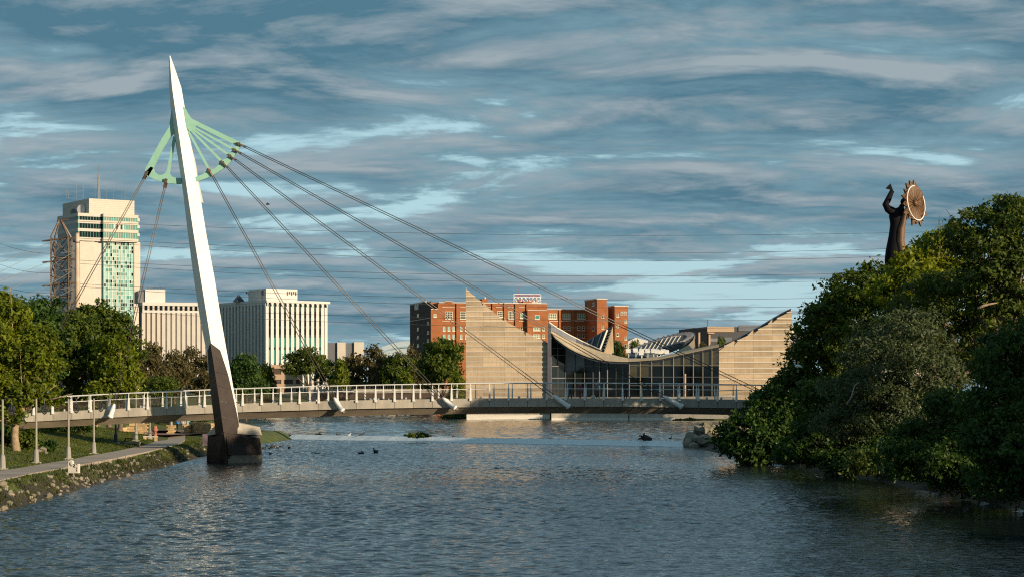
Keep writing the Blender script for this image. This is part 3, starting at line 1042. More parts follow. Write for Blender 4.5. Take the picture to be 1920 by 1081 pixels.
# left bank, near
rtree('leafy tree with a forked pale trunk on the grass at the left edge', 162, 30,
      [(-10, 640, 2.3, 0), (45, 650, 2.2, 0), (10, 590, 1.9, 1), (70, 700, 1.9, 0), (-30, 710, 2.4, 0), (30, 735, 2.0, -1), (88, 740, 1.1, 0), (20, 780, 1.1, -1, .8), (-20, 775, 1.2, 0), (75, 665, 1.3, 0)],
      1250, 24, 0.165, 'lime', 41, 0.6, r0=.33, bark=BARK_L, group='trees on the left bank')
for (lab, D, bx, spots, lm, sd, nc) in [
    ('tall dark green tree behind the lattice power tower', 232, 55, [(40, 598, 2.6, 0), (78, 585, 1.8, 2), (20, 640, 3.4, 0), (80, 640, 2.8, 0), (60, 700, 3, 0)], 'deep', 42, 620),
    ('green tree at the left picture edge behind the forked tree', 250, 5, [(0, 592, 2.6, 0), (-20, 630, 3.2, 0), (20, 640, 3.2, 0), (0, 700, 3, 0)], 'green', 43, 480),
    ('tall green tree beside the white pole behind the bridge', 236, 140, [(140, 640, 3.2, 0), (115, 690, 2.8, 0), (165, 690, 3.0, 0), (150, 610, 1.8, 0), (130, 740, 2.6, 0)], 'green', 44, 640),
    ('airy spreading tree in front of the office tower', 246, 205, [(195, 600, 2.4, 0), (225, 620, 2.4, 0), (180, 650, 2.6, 0), (215, 670, 2.8, 0), (170, 595, 1.4, 0), (240, 650, 1.6, 0)], 'green', 45, 520),
    ('round yellow green tree with a reddish edge behind the left railing', 232, 225, [(220, 695, 2.3, 0), (235, 720, 1.7, 0), (200, 735, 2.0, 0), (215, 660, 1.6, 0)], 'lime', 46, 420),
]:
    rtree(lab, D, bx, spots, nc, 24, 0.24, lm, sd, 0.85, r0=.28, group='trees on the left bank')

# further trees: a few grown prototypes, each copy scaled to its place
PROTO = {}
for key, lm, sd, lob in [
    ('round', 'deep', 51, [(0, 0, 5.6, 3.2, 3.2, 2.8), (1.6, 0.6, 7.6, 2.1, 2.1, 1.9), (-1.7, -.5, 7.2, 2.1, 2.1, 1.9), (0.2, 0, 8.6, 1.6, 1.6, 1.4), (2.3, -1, 4.6, 1.9, 1.9, 1.7), (-2.4, .8, 4.4, 1.9, 1.9, 1.7)]),
    ('brown', 'brown', 52, [(0, 0, 5.6, 3.0, 3.0, 2.6), (1.9, 0.6, 7.2, 1.9, 1.9, 1.7), (-1.5, -.5, 7.8, 1.8, 1.8, 1.7), (2.6, 0, 5.0, 1.6, 1.6, 1.5), (-2.6, -1, 5.2, 1.7, 1.7, 1.6), (-.4, .8, 3.6, 2.2, 2.2, 1.6)]),
    ('lime', 'lime', 53, [(0, 0, 5.0, 2.4, 2.4, 2.4), (.8, 0.3, 7.4, 1.5, 1.5, 1.6), (-.9, -.3, 6.8, 1.5, 1.5, 1.5), (1.5, 0, 3.6, 1.6, 1.6, 1.6), (-1.5, 0, 3.4, 1.7, 1.7, 1.6)]),
    ('airy', 'olive', 54, [(1.8, 0, 7.4, 1.8, 1.8, 1.2), (-1.9, .5, 7.8, 1.7, 1.7, 1.1), (0.2, -.5, 8.7, 1.6, 1.6, 1.0), (2.9, .3, 5.6, 1.4, 1.4, 1.0), (-2.8, -.3, 5.8, 1.5, 1.5, 1.0), (0, 0, 6.0, 2.0, 2.0, 1.2)]),
    ('green', 'green', 55, [(0, 0, 5.4, 3.1, 3.1, 2.8), (1.4, 0.6, 7.8, 1.9, 1.9, 1.8), (-1.5, .5, 7.4, 2.0, 2.0, 1.9), (-2.2, -1, 4.2, 2.0, 2.0, 1.8), (2.3, -.6, 4.4, 2.0, 2.0, 1.8)]),
]:
    PROTO[key] = (crown_mesh('crown', lob, 330, 20, 0.24, sd, 0.72, LF[lm], sparse=.03), trunk_mb(lob, (0, 0, 0), .22, sd).mesh('trunk', BARK, True))


def far_tree(label, key, px, top, D, wpx, group, base_z=None):
    x = XP(px, D)
    bz = gz(x, D) if base_z is None else base_z
    h = ZP(top, D) - bz
    root = thing('tree', label, 'tree', (x, D, bz - 0.1), px * 0.37, group)
    s_ = wpx / F * D / 7.6
    root.scale = (s_, s_, h / 10.0)
    link('trunk', PROTO[key][1], root)
    link('crown', PROTO[key][0], root)
    return root


G_L, G_M = 'trees along the left bank beyond the bridge', 'trees on the far bank'
for a_ in [
    ('brownish tree left of the mast, nearest the yellow green tree', 'brown', 283, 640, 345, 84, G_L),
    ('brownish tree in the middle of the row left of the mast', 'brown', 326, 655, 365, 84, G_L),
    ('olive tree directly left of the mast', 'brown', 372, 648, 400, 80, G_L),
    ('dark green tree low behind the left railing', 'green', 300, 700, 330, 70, G_L),
    ('dark round tree directly right of the mast', 'round', 462, 660, 500, 82, G_L),
    ('smaller dark green tree beside the tan parking garage', 'green', 498, 676, 510, 44, G_L),
    ('tall airy dark tree in front of the arcaded white building', 'airy', 577, 648, 640, 86, G_M),
    ('dark tree low between the airy tree and the bright one', 'round', 612, 672, 660, 44, G_M),
    ('bright yellow green tree in the middle of the far bank', 'lime', 640, 664, 625, 52, G_M),
    ('wide brownish tree right of the bright yellow green one', 'brown', 686, 645, 650, 86, G_M),
    ('smaller brownish tree in the far bank row beneath the low buildings', 'brown', 716, 664, 640, 56, G_M),
    ('mid green tree under the pale blue curved roof', 'green', 745, 656, 635, 72, G_M),
    ('reddish brown tree beside the dark brick wall', 'brown', 778, 646, 655, 50, G_M),
    ('low green tree at the foot of the dark brick wall', 'lime', 760, 690, 610, 56, G_M),
    ('big dense green tree directly left of the museum wall', 'green', 829, 628, 570, 98, G_M, 0.8),
    ('low green tree peeking out left of the museum wall', 'lime', 858, 690, 560, 50, G_M, 0.6),
    ('small dark tree behind the museum roof fin', 'round', 1160, 636, 560, 30, 'trees behind the museum', 8),
    ('small tree above the row of museum floodlights', 'green', 1191, 633, 600, 26, 'trees behind the museum', 8),
    ('small tree in front of the dark building behind the museum', 'green', 1352, 626, 560, 20, 'trees behind the museum', 8),
    ('reddish brown bush right of the disc roof', 'brown', 1320, 640, 540, 34, 'trees behind the museum', 12),
]:
    far_tree(*a_)

# hedges and bushes
def bush(label, x, y, w, h, lm, seed, n=90, leaf=.14, cat='bush', name='bush', depth=None, group=None, z=None):
    root = thing(name, label, cat, (x, y, (gz(x, y) if z is None else z) - 0.05), 0, group)
    d_ = depth or w
    lob = [(0, 0, h * .45, w * .5, d_ * .5, h * .5), (w * .25, 0, h * .6, w * .3, d_ * .3, h * .38), (-w * .28, 0, h * .5, w * .3, d_ * .3, h * .42)]
    link('foliage', crown_mesh('foliage', lob, n, 22, leaf, seed, min(w, h) * .22, LF[lm]), root)
    MB().tube([(0, 0, -.1), (0, 0, h * .5)], [.06, .03], 5).tube([(0, 0, 0), (w * .2, 0, h * .5)], [.04, .02], 5).build('stem', BARK, root)
    return root


bush('dark leafy bush directly left of the forked trunk', XP(14, 168), 168, 1.6, 1.7, 'deep', 61)
bush('bush of strappy leaves right of the forked trunk', XP(52, 166), 166, 1.7, 1.5, 'green', 62)
bush('small dark bush among stones below the bridge', XP(88, 170), 170, 1.3, 0.9, 'deep', 63)
bush('wide dark bush in the deep shade under the left bridge span', XP(105, 205), 205, 6.5, 2.2, 'deep', 64, 220)
bush('rounded dark bush at the right end of the shade under the bridge', XP(152, 206), 206, 2.6, 2.0, 'deep', 65, 120)
bush('low clipped bush beyond the honey stone walls', XP(215, 268), 268, 4.5, 2.2, 'green', 66, 160)
bush('dark bush behind the walkers under the bridge', XP(300, 272), 272, 7, 2.4, 'deep', 67, 200)
bush('dark hedge above the curved honey stone wall', XP(375, 280), 280, 6, 2.4, 'deep', 68, 200)
for px, D_, w_, h_, lm_, sd_, lab_ in ((1600, 158, 5, 2.2, 'deep', 81, 'low bush at the waterline under the left part of the right bank trees'), (1665, 147, 5, 2.4, 'olive', 82, 'low bush at the waterline below the willow like tree'),
                                      (1745, 134, 5, 2.4, 'deep', 83, 'low bush at the waterline in the darkest part of the right bank'), (1835, 121, 4.5, 2.6, 'green', 84, 'low bush at the waterline left of the right picture edge'), (1905, 110, 4.5, 2.4, 'deep', 85, 'low bush at the waterline in the right picture corner')):
    bush(lab_, XP(px, D_), D_, w_, h_, lm_, sd_, 170, .13, z=.15)
bush('bush on the far bank at the left foot of the museum wall', XP(862, 478), 478, 7, 3.6, 'deep', 72, 160, .25)
bush('tuft of green weeds growing on the dam', XP(783, 272), 270.6, 2.6, 0.7, 'green', 69, 120, .10, 'weeds', 'weed_tuft', 1.2, None, 0.5)
bush('dark clipped hedge at the waterline right of the museum terrace', XP(1285, 447), 447, 5.5, 1.9, 'deep', 70, 160, .2, 'hedge', 'hedge')
bush('lighter low hedge along the waterline under the right bridge end', XP(1345, 446), 446, 12, 1.4, 'olive', 71, 200, .2, 'hedge', 'hedge')

# ------------------------------------------------------------------ stones of the left bank
rr = random.Random(5)
stone_me = []
for q in range(7):
    mb = MB()
    mb.ball((0, 0, 0), (1, 0.8, 0.62), 7, 4, 0, 0.24, rr)
    stone_me.append(mb.mesh('rock', ROCK))
for q in range(210):
    y = rr.uniform(100, 232) if q % 3 == 0 else rr.choice((104, 109, 113, 118, 124, 131, 138, 141, 147, 155, 166, 180, 197)) + rr.gauss(0, 1.6)
    xl = float(np.interp(y, LS[:, 0], LS[:, 1]))
    d_ = abs(rr.gauss(0.75, 0.55))
    x = xl - d_ + 0.05
    s_ = rr.uniform(0.07, 0.20) * (1.55 if rr.random() < .14 else 1)
    o = link('rock', rr.choice(stone_me), None, (x, y, gz(x, y) + s_ * 0.25), (rr.uniform(-.5, .5), rr.uniform(-.5, .5), rr.uniform(0, 6)), (s_, s_ * rr.uniform(.8, 1.2), s_))
    tag(o, 'pale rough limestone rock in the riprap along the left water edge', 'rock', 'riprap rocks of the left bank')
for q, (px, py, D, s_, lab) in enumerate([(1297, 824, 247, 1.15, 'tallest pale boulder at the right end of the dam'), (1313, 812, 249, 1.3, 'weathered boulder half hidden by the overhanging tree'), (1300, 836, 245, .75, 'low wet boulder at the foot of the right boulders'),
                                         (1290, 830, 246, .7, 'leftmost boulder at the right end of the dam'), (1324, 828, 246, 1.3, 'shaded boulder right under the leaves beside the dam'), (1330, 806, 251, 1.4, 'upper boulder among the leaves beside the dam')]):
    p = T(px, py, D)
    o = link('boulder', stone_me[q], None, p, (0.2 * q, 0.3, q * 1.3), (s_, s_ * .9, s_ * 1.15))
    tag(o, lab, 'boulder', 'boulders at the right end of the dam')
for q, (px, py, D, s_, lab) in enumerate([(80, 822, 169, .42, 'pinkish stone beside the second lamp post'), (73, 833, 166, .28, 'small pale stone right of the second lamp post'), (85, 837, 165, .25, 'pale stone at the edge of the flower bed')]):
    p = T(px, py, D)
    p.z = gz(p.x, D) + s_ * .4
    tag(link('stone', stone_me[q + 2], None, p, (0, .2, q), (s_, s_, s_ * .8)), lab, 'stone')

# ------------------------------------------------------------------ lamps along the path
lb = MB()
lb.box(-.30, .30, -.30, .30, -.4, .10)
lamp_foot = lb.mesh('foot', CONC)
lb = MB()
lb.tube([(0, 0, .10), (0, 0, .22), (0, 0, .75), (0, 0, .92), (0, 0, 1.0)], [.22, .20, .17, .15, .09], 10)
lamp_base = lb.mesh('base', LAMPP)
lb = MB()
lb.tube([(0, 0, 1.0), (0, 0, 4.55)], [.085, .065], 10)
lamp_pole = lb.mesh('pole', LAMPP)
lb = MB()
lb.tube([(0, 0, 4.45), (.2, 0, 4.62), (.5, 0, 4.62), (.58, 0, 4.5), (.58, 0, 4.2)], .03, 6)
lamp_arm = lb.mesh('arm', BLACKP)
lb = MB()
lb.tube([(.58, 0, 4.2), (.58, 0, 4.1)], [.05, .17], 10)
for q in range(8):
    a_ = q * math.pi / 4
    lb.tube([(.58 + .17 * math.cos(a_), .17 * math.sin(a_), 4.1), (.58 + .24 * math.cos(a_), .24 * math.sin(a_), 3.85), (.58 + .14 * math.cos(a_), .14 * math.sin(a_), 3.55), (.58, 0, 3.45)], .018, 4)
lb.tube([(.58 + .24 * math.cos(q * .524), .24 * math.sin(q * .524), 3.85) for q in range(13)], .018, 4, 0, False)
lb.tube([(.58, 0, 4.1), (.58, 0, 3.8)], [.10, .07], 8)
lamp_head = lb.mesh('lantern', BLACKP)
LAMPS = [(5, 877, 'grey lamp post at the left edge of the picture beside the path'), (68, 865, 'grey lamp post in shade, second from the left along the path'), (128.5, 858, 'sunlit pale lamp post left of the white concrete marker'),
         (176, 848, 'sunlit lamp post nearest the second stay cable anchor'), (217, 838, 'dark blue black lamp post under the bridge'), (255, 833, 'slender grey lamp post behind the first stone bench under the bridge'), (281, 824, 'grey lamp post beside the second stone bench')]
for q, (px, py, lab) in enumerate(LAMPS):
    D = (EYE - 1.25) * F / (py - HZ)
    if q >= 4:
        D = max(D, 200 + (q - 4) * 8)
    x = XP(px, D)
    root = thing('street_lamp', lab, 'lamp post', (x, D, gz(x, D)), 0, 'lamp posts along the riverside path')
    for nm, me in (('foot', lamp_foot), ('base', lamp_base), ('pole', lamp_pole), ('arm', lamp_arm), ('lantern', lamp_head)):
        o = link(nm, me, root)
        if q == 4 and nm in ('base', 'pole'):
            o.data = me.copy()
            o.data.materials[0] = mat('blue_black_paint', (0.03, 0.035, 0.06), 0.5)

# concrete marker block beside the path
D = 138.0
mk = thing('marker', 'white L shaped concrete block with dark painted marks beside the path', 'marker', (XP(137.5, D), D, ZP(886, D)), R(-8))
MB().prism([(-.36, 0, 0), (.33, 0, 0), (.33, 0, .60), (-.06, 0, .60), (-.09, 0, .78), (-.19, 0, .84), (-.32, 0, .78), (-.36, 0, .58)], (0, .35, 0)).build('block', mat('white_concrete', (0.62, 0.57, 0.48), .85, .12, 3), mk)
mb = MB()
for a_, b_ in (((-.20, .70), (-.24, .58)), ((-.24, .58), (-.13, .50)), ((-.16, .48), (-.10, .47)), ((.0, .55), (.11, .56)), ((.11, .56), (.11, .50)), ((.11, .50), (.0, .42)), ((.0, .42), (.12, .39)), ((.20, .56), (.25, .56)), ((.22, .38), (.24, .30)), ((.24, .26), (.24, .12))):
    mb.bar((a_[0], -.012, a_[1]), (b_[0], -.012, b_[1]), .016, .045)
mb.build('painted_mark', BLACKP, mk)

# benches, pillars and walls under and behind the bridge
def brick_wall(root, pts, z0, z1, th, m, course=.28, ln=.7, seed=1):
    r_ = random.Random(seed)
    protos = []
    for q in range(4):
        mb_ = MB()
        mb_.box(-.5, .5, -.5, .5, -.5, .5)
        for i_, v_ in enumerate(mb_.v):
            mb_.v[i_] = tuple(c + r_.uniform(-.035, .035) for c in v_)
        protos.append(mb_.mesh('stone', m))
    nz_ = max(1, int(round((z1 - z0) / course)))
    ch = (z1 - z0) / nz_
    for (x0, y0), (x1, y1) in zip(pts[:-1], pts[1:]):
        L_ = math.hypot(x1 - x0, y1 - y0)
        ang = math.atan2(y1 - y0, x1 - x0)
        for k_ in range(nz_):
            n_ = max(1, int(round(L_ / ln)))
            sh_ = (k_ % 2) * .5 / n_ if n_ > 1 else 0
            for i_ in range(n_):
                t_ = (i_ + .5) / n_ + (sh_ - .25 / n_ if n_ > 1 else 0)
                t_ = min(max(t_, .42 / n_), 1 - .42 / n_)
                link('stone', r_.choice(protos), root, (x0 + (x1 - x0) * t_, y0 + (y1 - y0) * t_, z0 + ch * (k_ + .5)), (0, 0, ang), (L_ / n_ - .03, th * r_.uniform(.92, 1.05), ch - .025))


def pillar(label, px, py, D, w, h, seed, post=True):
    x = XP(px, D)
    z = gz(x, D)
    root = thing('stone_pillar', label, 'pillar', (x, D, z), 0, 'stone pillars of the plaza')
    brick_wall(root, [(-w / 2, 0), (w / 2, 0)], 0.0, h - .08, w * .9, STONE, .22, .42, seed)
    MB().box(-w / 2 - .05, w / 2 + .05, -w / 2, w / 2, h - .08, h + .02).build('cap', STONE, root)
    if post:
        MB().tube([(0, 0, h), (0, 0, h + .45), (0, 0, h + .6), (0, 0, h + 3.2)], [.17, .15, .09, .07], 8).build('post', LAMPP, root)


pillar('honey stone pillar with a lamp foot left of the path under the bridge', 268, 818, 234, 1.0, 1.1, 1)
pillar('honey stone pillar with a lamp foot in the middle of the path under the bridge', 321, 812, 238, .85, .95, 2)
pillar('honey stone pillar at the left end of the curved wall', 351, 808, 240, .85, 1.0, 3)
cw = thing('stone_wall', 'curved honey coloured stone wall directly left of the mast foot', 'wall', (0, 0, 0))
brick_wall(cw, [(XP(358, 241), 241), (XP(374, 239), 239), (XP(388, 236), 236), (XP(400, 232), 232)], 1.6, 2.9, .5, STONE, .24, .6, 4)
lw = thing('stone_wall', 'low honey coloured stone seat wall left of the black lamp post', 'wall', (0, 0, 0))
brick_wall(lw, [(XP(204, 240), 240), (XP(236, 238), 238)], 1.6, 2.35, .8, STONE, .25, .7, 5)
tw = thing('stone_wall', 'stepped pale stone terrace behind the low seat wall', 'wall', (0, 0, 0))
brick_wall(tw, [(XP(232, 250), 250), (XP(272, 250), 250)], 1.6, 2.3, .8, STONE, .35, 1.0, 6)
brick_wall(tw, [(XP(244, 253), 253), (XP(276, 253), 253)], 2.3, 3.3, .8, STONE, .33, .9, 7)
tp = thing('stone_pillar', 'tall tapered honey stone post with a side slab at the left of the plaza', 'pillar', (XP(181, 232), 232, gz(XP(181, 232), 232)), 0, 'stone pillars of the plaza')
MB().hexa([(-.30, -.2, 0), (.30, -.2, 0), (.30, .2, 0), (-.30, .2, 0)], [(-.18, -.2, 1.5), (.18, -.2, 1.5), (.18, .2, 1.5), (-.18, .2, 1.5)]).build('shaft', STONE, tp)
MB().box(-.2, .65, -.3, .3, .95, 1.15).build('slab', STONE, tp)
for px, py, lab in ((248, 835, 'stone bench nearest the slender lamp post under the bridge'), (282, 825, 'stone bench beside the path farther under the bridge')):
    D = max((EYE - 1.3) * F / (py - HZ), 196)
    x = XP(px, D)
    b_ = thing('bench', lab, 'bench', (x, D, gz(x, D) - .02), R(12), 'stone benches by the path')
    MB().box(-.75, .75, -.22, .22, .40, .52).build('seat', CONC, b_)
    for sx in (-.55, .55):
        link('leg', MB().box(-.16, .16, -.18, .18, 0, .40).mesh('leg', STONE), b_, (sx, 0, 0))
    MB().bar((-.7, .2, .5), (-.6, .3, .85), .1).bar((-.6, .3, .85), (.1, .3, .8), .1).build('back', DARKW, b_)
tx = XP(291, 226)
tb = thing('bollard', 'reddish terracotta pedestal with a bowl beside the second bench', 'pedestal', (tx, 226, gz(tx, 226)))
MB().tube([(0, 0, 0), (0, 0, .12), (0, 0, .16), (0, 0, .75), (0, 0, .80)], [.24, .24, .17, .15, .26], 10).build('column', TERRA, tb, True)
MB().tube([(0, 0, .80), (0, 0, .9), (0, 0, 1.05), (0, 0, 1.3), (0, 0, 1.38)], [.30, .33, .22, .20, .08], 10).build('bowl', TERRA, tb, True)
for q in range(5):
    MB().ball((.17 * math.cos(q * 1.257), .17 * math.sin(q * 1.257), .3 + .06 * q), .05, 6, 3).build('boss', TERRA, tb)
px0 = XP(387, 214)
pd = thing('plinth', 'purple grey stone block with a pale edge beside the mast foot', 'block', (px0, 214, 1.1))
MB().box(-.35, .22, -.3, .3, -.2, .95).build('block', mat('purple_stone', (.16, .12, .14), .8, .2, 3), pd)
MB().box(.225, .36, -.3, .3, -.2, .90).build('edge', LEDGE, pd)
# ------------------------------------------------------------------ buildings
class Frame:
    """a building's own axes: u along its front, v backwards, z up; the origin is the front corner seen at pixel px"""
    def __init__(self, name, label, cat, px, D, deg, group=None, base=3.0):
        self.o = Vector((XP(px, D), D, 0))
        self.a = R(deg)
        self.root = thing(name, label, cat, (self.o.x, self.o.y, 0), self.a, group)
        self.ux, self.uy = math.cos(self.a), math.sin(self.a)

    def u(self, px, v=0.0):
        k_ = (px - 960) / F
        ox, oy = self.o.x - self.uy * v, self.o.y + self.ux * v
        return (k_ * oy - ox) / (self.ux - k_ * self.uy)

    def v(self, px, u=0.0):
        """depth along the side wall at u where that wall is seen at px"""
        k_ = (px - 960) / F
        ox, oy = self.o.x + self.ux * u, self.o.y + self.uy * u
        return (k_ * oy - ox) / (-self.uy - k_ * self.ux)

    def D(self, u, v=0.0):
        return self.o.y + self.uy * u + self.ux * v

    def z(self, py, u, v=0.0):
        return ZP(py, self.D(u, v))

    def box(self, nm, m, pxa, pxb, v0, v1, pyt, pyb=None, z0=0.0, par=None):
        ua, ub = self.u(pxa, v0), self.u(pxb, v0)
        zt = self.z(pyt, (ua + ub) / 2, v0)
        zb = z0 if pyb is None else self.z(pyb, (ua + ub) / 2, v0)
        return MB().box(ua, ub, v0, v1, zb, zt).build(nm, m, par or self.root)


WIN = {}


def window_mesh(w, h, nx_, nz_, glass, frame, sill=True):
    key = (round(w, 2), round(h, 2), nx_, nz_, glass.name, frame.name, sill)
    if key in WIN:
        return WIN[key]
    f_ = MB()
    t_ = min(.16, w * .13)
    f_.box(-w / 2, -w / 2 + t_, -.10, .05, 0, h).box(w / 2 - t_, w / 2, -.10, .05, 0, h).box(-w / 2 + t_, w / 2 - t_, -.10, .05, h - t_, h).box(-w / 2 + t_, w / 2 - t_, -.10, .05, 0, t_)
    for i in range(1, nx_):
        x = -w / 2 + w * i / nx_
        f_.box(x - t_ * .45, x + t_ * .45, -.08, .05, t_, h - t_)
    for i in range(1, nz_):
        z = h * i / nz_
        f_.box(-w / 2 + t_, w / 2 - t_, -.075, .045, z - t_ * .4, z + t_ * .4)
    if sill:
        f_.box(-w / 2 - .12, w / 2 + .12, -.2, .06, -.22, -.003)
    g_ = MB()
    g_.box(-w / 2 + .02, w / 2 - .02, -.04, .04, .02, h - .02)
    WIN[key] = (f_.mesh('window', frame), g_.mesh('pane', glass))
    return WIN[key]


def window(fr, px, pyt, pyb, wpx, nx_=1, nz_=2, glass=None, frame=None, v=0.0, side=None, sill=True):
    glass, frame = glass or GLASSD, frame or SASH
    if side is None:
        u = fr.u(px, v)
        D_ = fr.D(u, v)
        loc, rot = (u, v - .02, fr.z(pyb, u, v)), (0, 0, 0)
        w = round(wpx / F * D_ / fr.ux * 5) / 5
    else:
        vv = fr.v(px, side)
        D_ = fr.D(side, vv)
        loc, rot = (side - .02, vv, ZP(pyb, D_)), (0, 0, R(-90))
        w = round(wpx / F * D_ / max(.3, fr.uy) * 5) / 5
        w = min(w, 2.4)
    h = round((pyb - pyt) / F * D_ * 5) / 5
    fm, gm = window_mesh(max(w, .8), max(h, .8), nx_, nz_, glass, frame, sill)
    o = link('window', fm, fr.root, loc, rot)
    link('pane', gm, o)
    return o


def lettering(txt, size, m, parent, loc, rot, ext=.06, sx=1.0):
    c = bpy.data.curves.new('lettering', 'FONT')
    c.body = txt
    c.size = size
    c.extrude = ext
    c.align_x = 'CENTER'
    c.materials.append(m)
    tmp = bpy.data.objects.new('lettering', c)
    COL.objects.link(tmp)
    me = bpy.data.meshes.new_from_object(tmp.evaluated_get(bpy.context.evaluated_depsgraph_get()))
    bpy.data.objects.remove(tmp)
    return link('lettering', me, parent, loc, rot, (sx, 1, 1))


# ---- the brick hotel
bh = Frame('brick_hotel', 'orange brick hotel with a dark shaded end wall behind the museum', 'hotel', 808, 700, 14.5)
ub = lambda px, v=0: bh.u(px, v)
vend = bh.v(769)
bh.box('corner_bay', BRICK, 808, 822, 0, vend, 578.5)
z_end = bh.z(571, 0)
MB().box(.02, ub(822, 8), 8, vend - .05, 0, z_end + 1.2).build('end_wing', BRICK, bh.root)
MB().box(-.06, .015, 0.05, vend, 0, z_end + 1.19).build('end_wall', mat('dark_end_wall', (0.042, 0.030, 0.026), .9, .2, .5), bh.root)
MB().box(-.12, .3, 8, vend, z_end + 1.2, z_end + 1.6).build('coping', CREAM, bh.root)
MB().box(-.05, ub(822, 0), -.25, 7.9, bh.z(579.5, 0), bh.z(578.2, 0)).build('coping', CREAM, bh.root)
MB().box(-.16, -.062, 0.2, vend, bh.z(595.8, 0), bh.z(594.8, 0)).build('belt_course', CREAM, bh.root)
bh.box('main_wing', BRICK, 823.5, 1026, .6, 22, 567.5)
MB().box(ub(823), ub(1026), .25, .9, bh.z(568.3, 20), bh.z(566.6, 20)).build('coping', CREAM, bh.root)
MB().box(ub(834.5), ub(848.5), .2, 1.2, bh.z(568, 5), bh.z(564.3, 5)).build('parapet', BRICK, bh.root)
MB().box(ub(834), ub(849), .1, 1.3, bh.z(564.3, 5), bh.z(563.6, 5)).build('coping', CREAM, bh.root)
pil = [823.5, 857.8, 893, 925, 947, 968, 989]
for p in pil:
    MB().box(ub(p) - .35, ub(p) + .35, .1, .6, 0, bh.z(568.5, ub(p))).build('pilaster', BRICK, bh.root)
for a_, b_ in zip(pil[:-1], pil[1:]):
    for yy in (601.3, 575.5):
        MB().box(ub(a_) + 1.0, ub(b_) - .8, .35, .58, bh.z(yy + .5, ub(a_)), bh.z(yy - .5, ub(a_))).build('belt_course', CREAM, bh.root)
bh.box('centre_bay', BRICK, 989, 1025, -1.0, 20, 581.5)
MB().box(ub(988.7, -1), ub(1025.3, -1), -1.3, -.4, bh.z(582, 33), bh.z(580.7, 33)).build('coping', CREAM, bh.root)
bh.box('penthouse', BRICK, 981, 997, 3, 14, 564.5, 581)
bh.box('penthouse', CREAM, 997, 1007, 3.5, 12, 565.5, 581.4)
bh.box('chimney', BRICK, 904, 915.5, 4, 8, 560, 568)
MB().tube([(ub(909, 6), 6, bh.z(560, 18)), (ub(909, 6), 6, bh.z(555, 18))], .35, 8).build('chimney_pot', WHITEB, bh.root)
# recessed middle section, then the stair tower and the right wing
RV = 12.0
bh.box('recessed_wing', BRICK, 1024, 1102, RV, RV + 16, 579.5)
MB().box(ub(1024, RV), ub(1102, RV), RV - .3, RV + .5, bh.z(580, 40, RV), bh.z(578.6, 40, RV)).build('coping', CREAM, bh.root)
rp = [1026, 1049, 1074, 1098]
for p in rp[1:3]:
    MB().box(ub(p, RV) - .3, ub(p, RV) + .3, RV - .4, RV, 0, bh.z(580, 40, RV)).build('pilaster', BRICK, bh.root)
for a_, b_ in zip(rp[:-1], rp[1:]):
    MB().box(ub(a_, RV) + .6, ub(b_, RV) - .6, RV - .3, RV - .002, bh.z(601.8, 40, RV), bh.z(600.6, 40, RV)).build('belt_course', CREAM, bh.root)
ut = ub(1119.5, 0)
ztw = bh.z(561.2, ut)
MB().box(ut, ub(1137.5), 0, 14.5, 0, ztw).build('stair_tower', BRICK, bh.root)
MB().box(ut - .2, ub(1137.5) + .2, -.2, 14.6, ztw, ztw + .4).build('coping', CREAM, bh.root)
bh.box('link', BRICK, 1137.6, 1140.2, .8, 12, 574.5)
ur = ub(1152.5, 0)
zrw = bh.z(574.2, ur)
MB().box(ur, ub(1177.5), -.0, 8.6, 0, zrw).build('right_wing', BRICK, bh.root)
MB().box(ur - .2, ub(1177.5) + .2, -.2, 8.7, zrw, zrw + .35).build('coping', CREAM, bh.root)
MB().box(ur - .1, ub(1177.5) + .1, -.1, -.002, bh.z(600.6, ur), bh.z(599.6, ur)).build('belt_course', CREAM, bh.root)
MB().box(ut - .1, ub(1137.6), -.12, -.002, bh.z(600.6, ut), bh.z(599.6, ut)).build('belt_course', CREAM, bh.root)
for px, a_, b_, w, nx_ in ((842, 583, 597, 13.5, 4), (868, 583, 597, 11, 3), (937.5, 583, 594, 11, 3), (958.5, 583, 597.5, 11, 4), (980, 586, 596, 10, 3)):
    window(bh, px, a_, b_, w, nx_, 3, GLASSG if px == 980 else GLASSD, v=.6)
window(bh, 1007, 590.5, 598, 9, 1, 1, GLASSG, v=-1.0)
for px in (832.5, 841.5, 850.5, 864.5, 874):
    for a_ in (611.5, 626.5):
        window(bh, px, a_, a_ + 8, 4.4, 1, 2, GLASSL, v=.6)
for px, w, nx_ in ((1006, 13, 4), (1019, 4, 1)):
    for a_ in (612, 626):
        window(bh, px, a_, a_ + 7, w, nx_, 2, GLASSG, v=-1.0)
for px in (938, 958, 978):
    for a_ in (612, 626):
        window(bh, px, a_, a_ + 8, 4.6, 1, 2, GLASSD, v=.6)
for px in (1036, 1062, 1090):
    window(bh, px, 587.5, 597, 14.5, 4, 2, GLASSG, v=RV)
for px in (1032, 1041, 1059, 1067, 1085, 1094):
    for a_ in (611, 625):
        window(bh, px, a_, a_ + 7.5, 5, 1, 2, GLASSD, v=RV)
window(bh, 1113, 566.5, 573, 5, 1, 1, side=ut)
window(bh, 1113, 611, 619, 5, 1, 1, side=ut)
for px, a_ in ((1130, 590), (1130, 610), (1158, 587.5), (1158, 608), (1173, 598.5), (1158, 624), (1173, 630.5), (1158, 638), (1173, 645)):
    window(bh, px, a_, a_ + 5.5, 3.4, 1, 2, GLASSD)
for px, a_ in ((784, 613), (784, 628), (784, 644), (803, 602), (803, 619.5), (803, 634.5)):
    window(bh, px, a_, a_ + 6, 5, 2, 2, GLASSL if px == 784 else GLASSD, side=-.09)
window(bh, 784, 587, 594, 4, 1, 1, GLASSL, side=-.09)
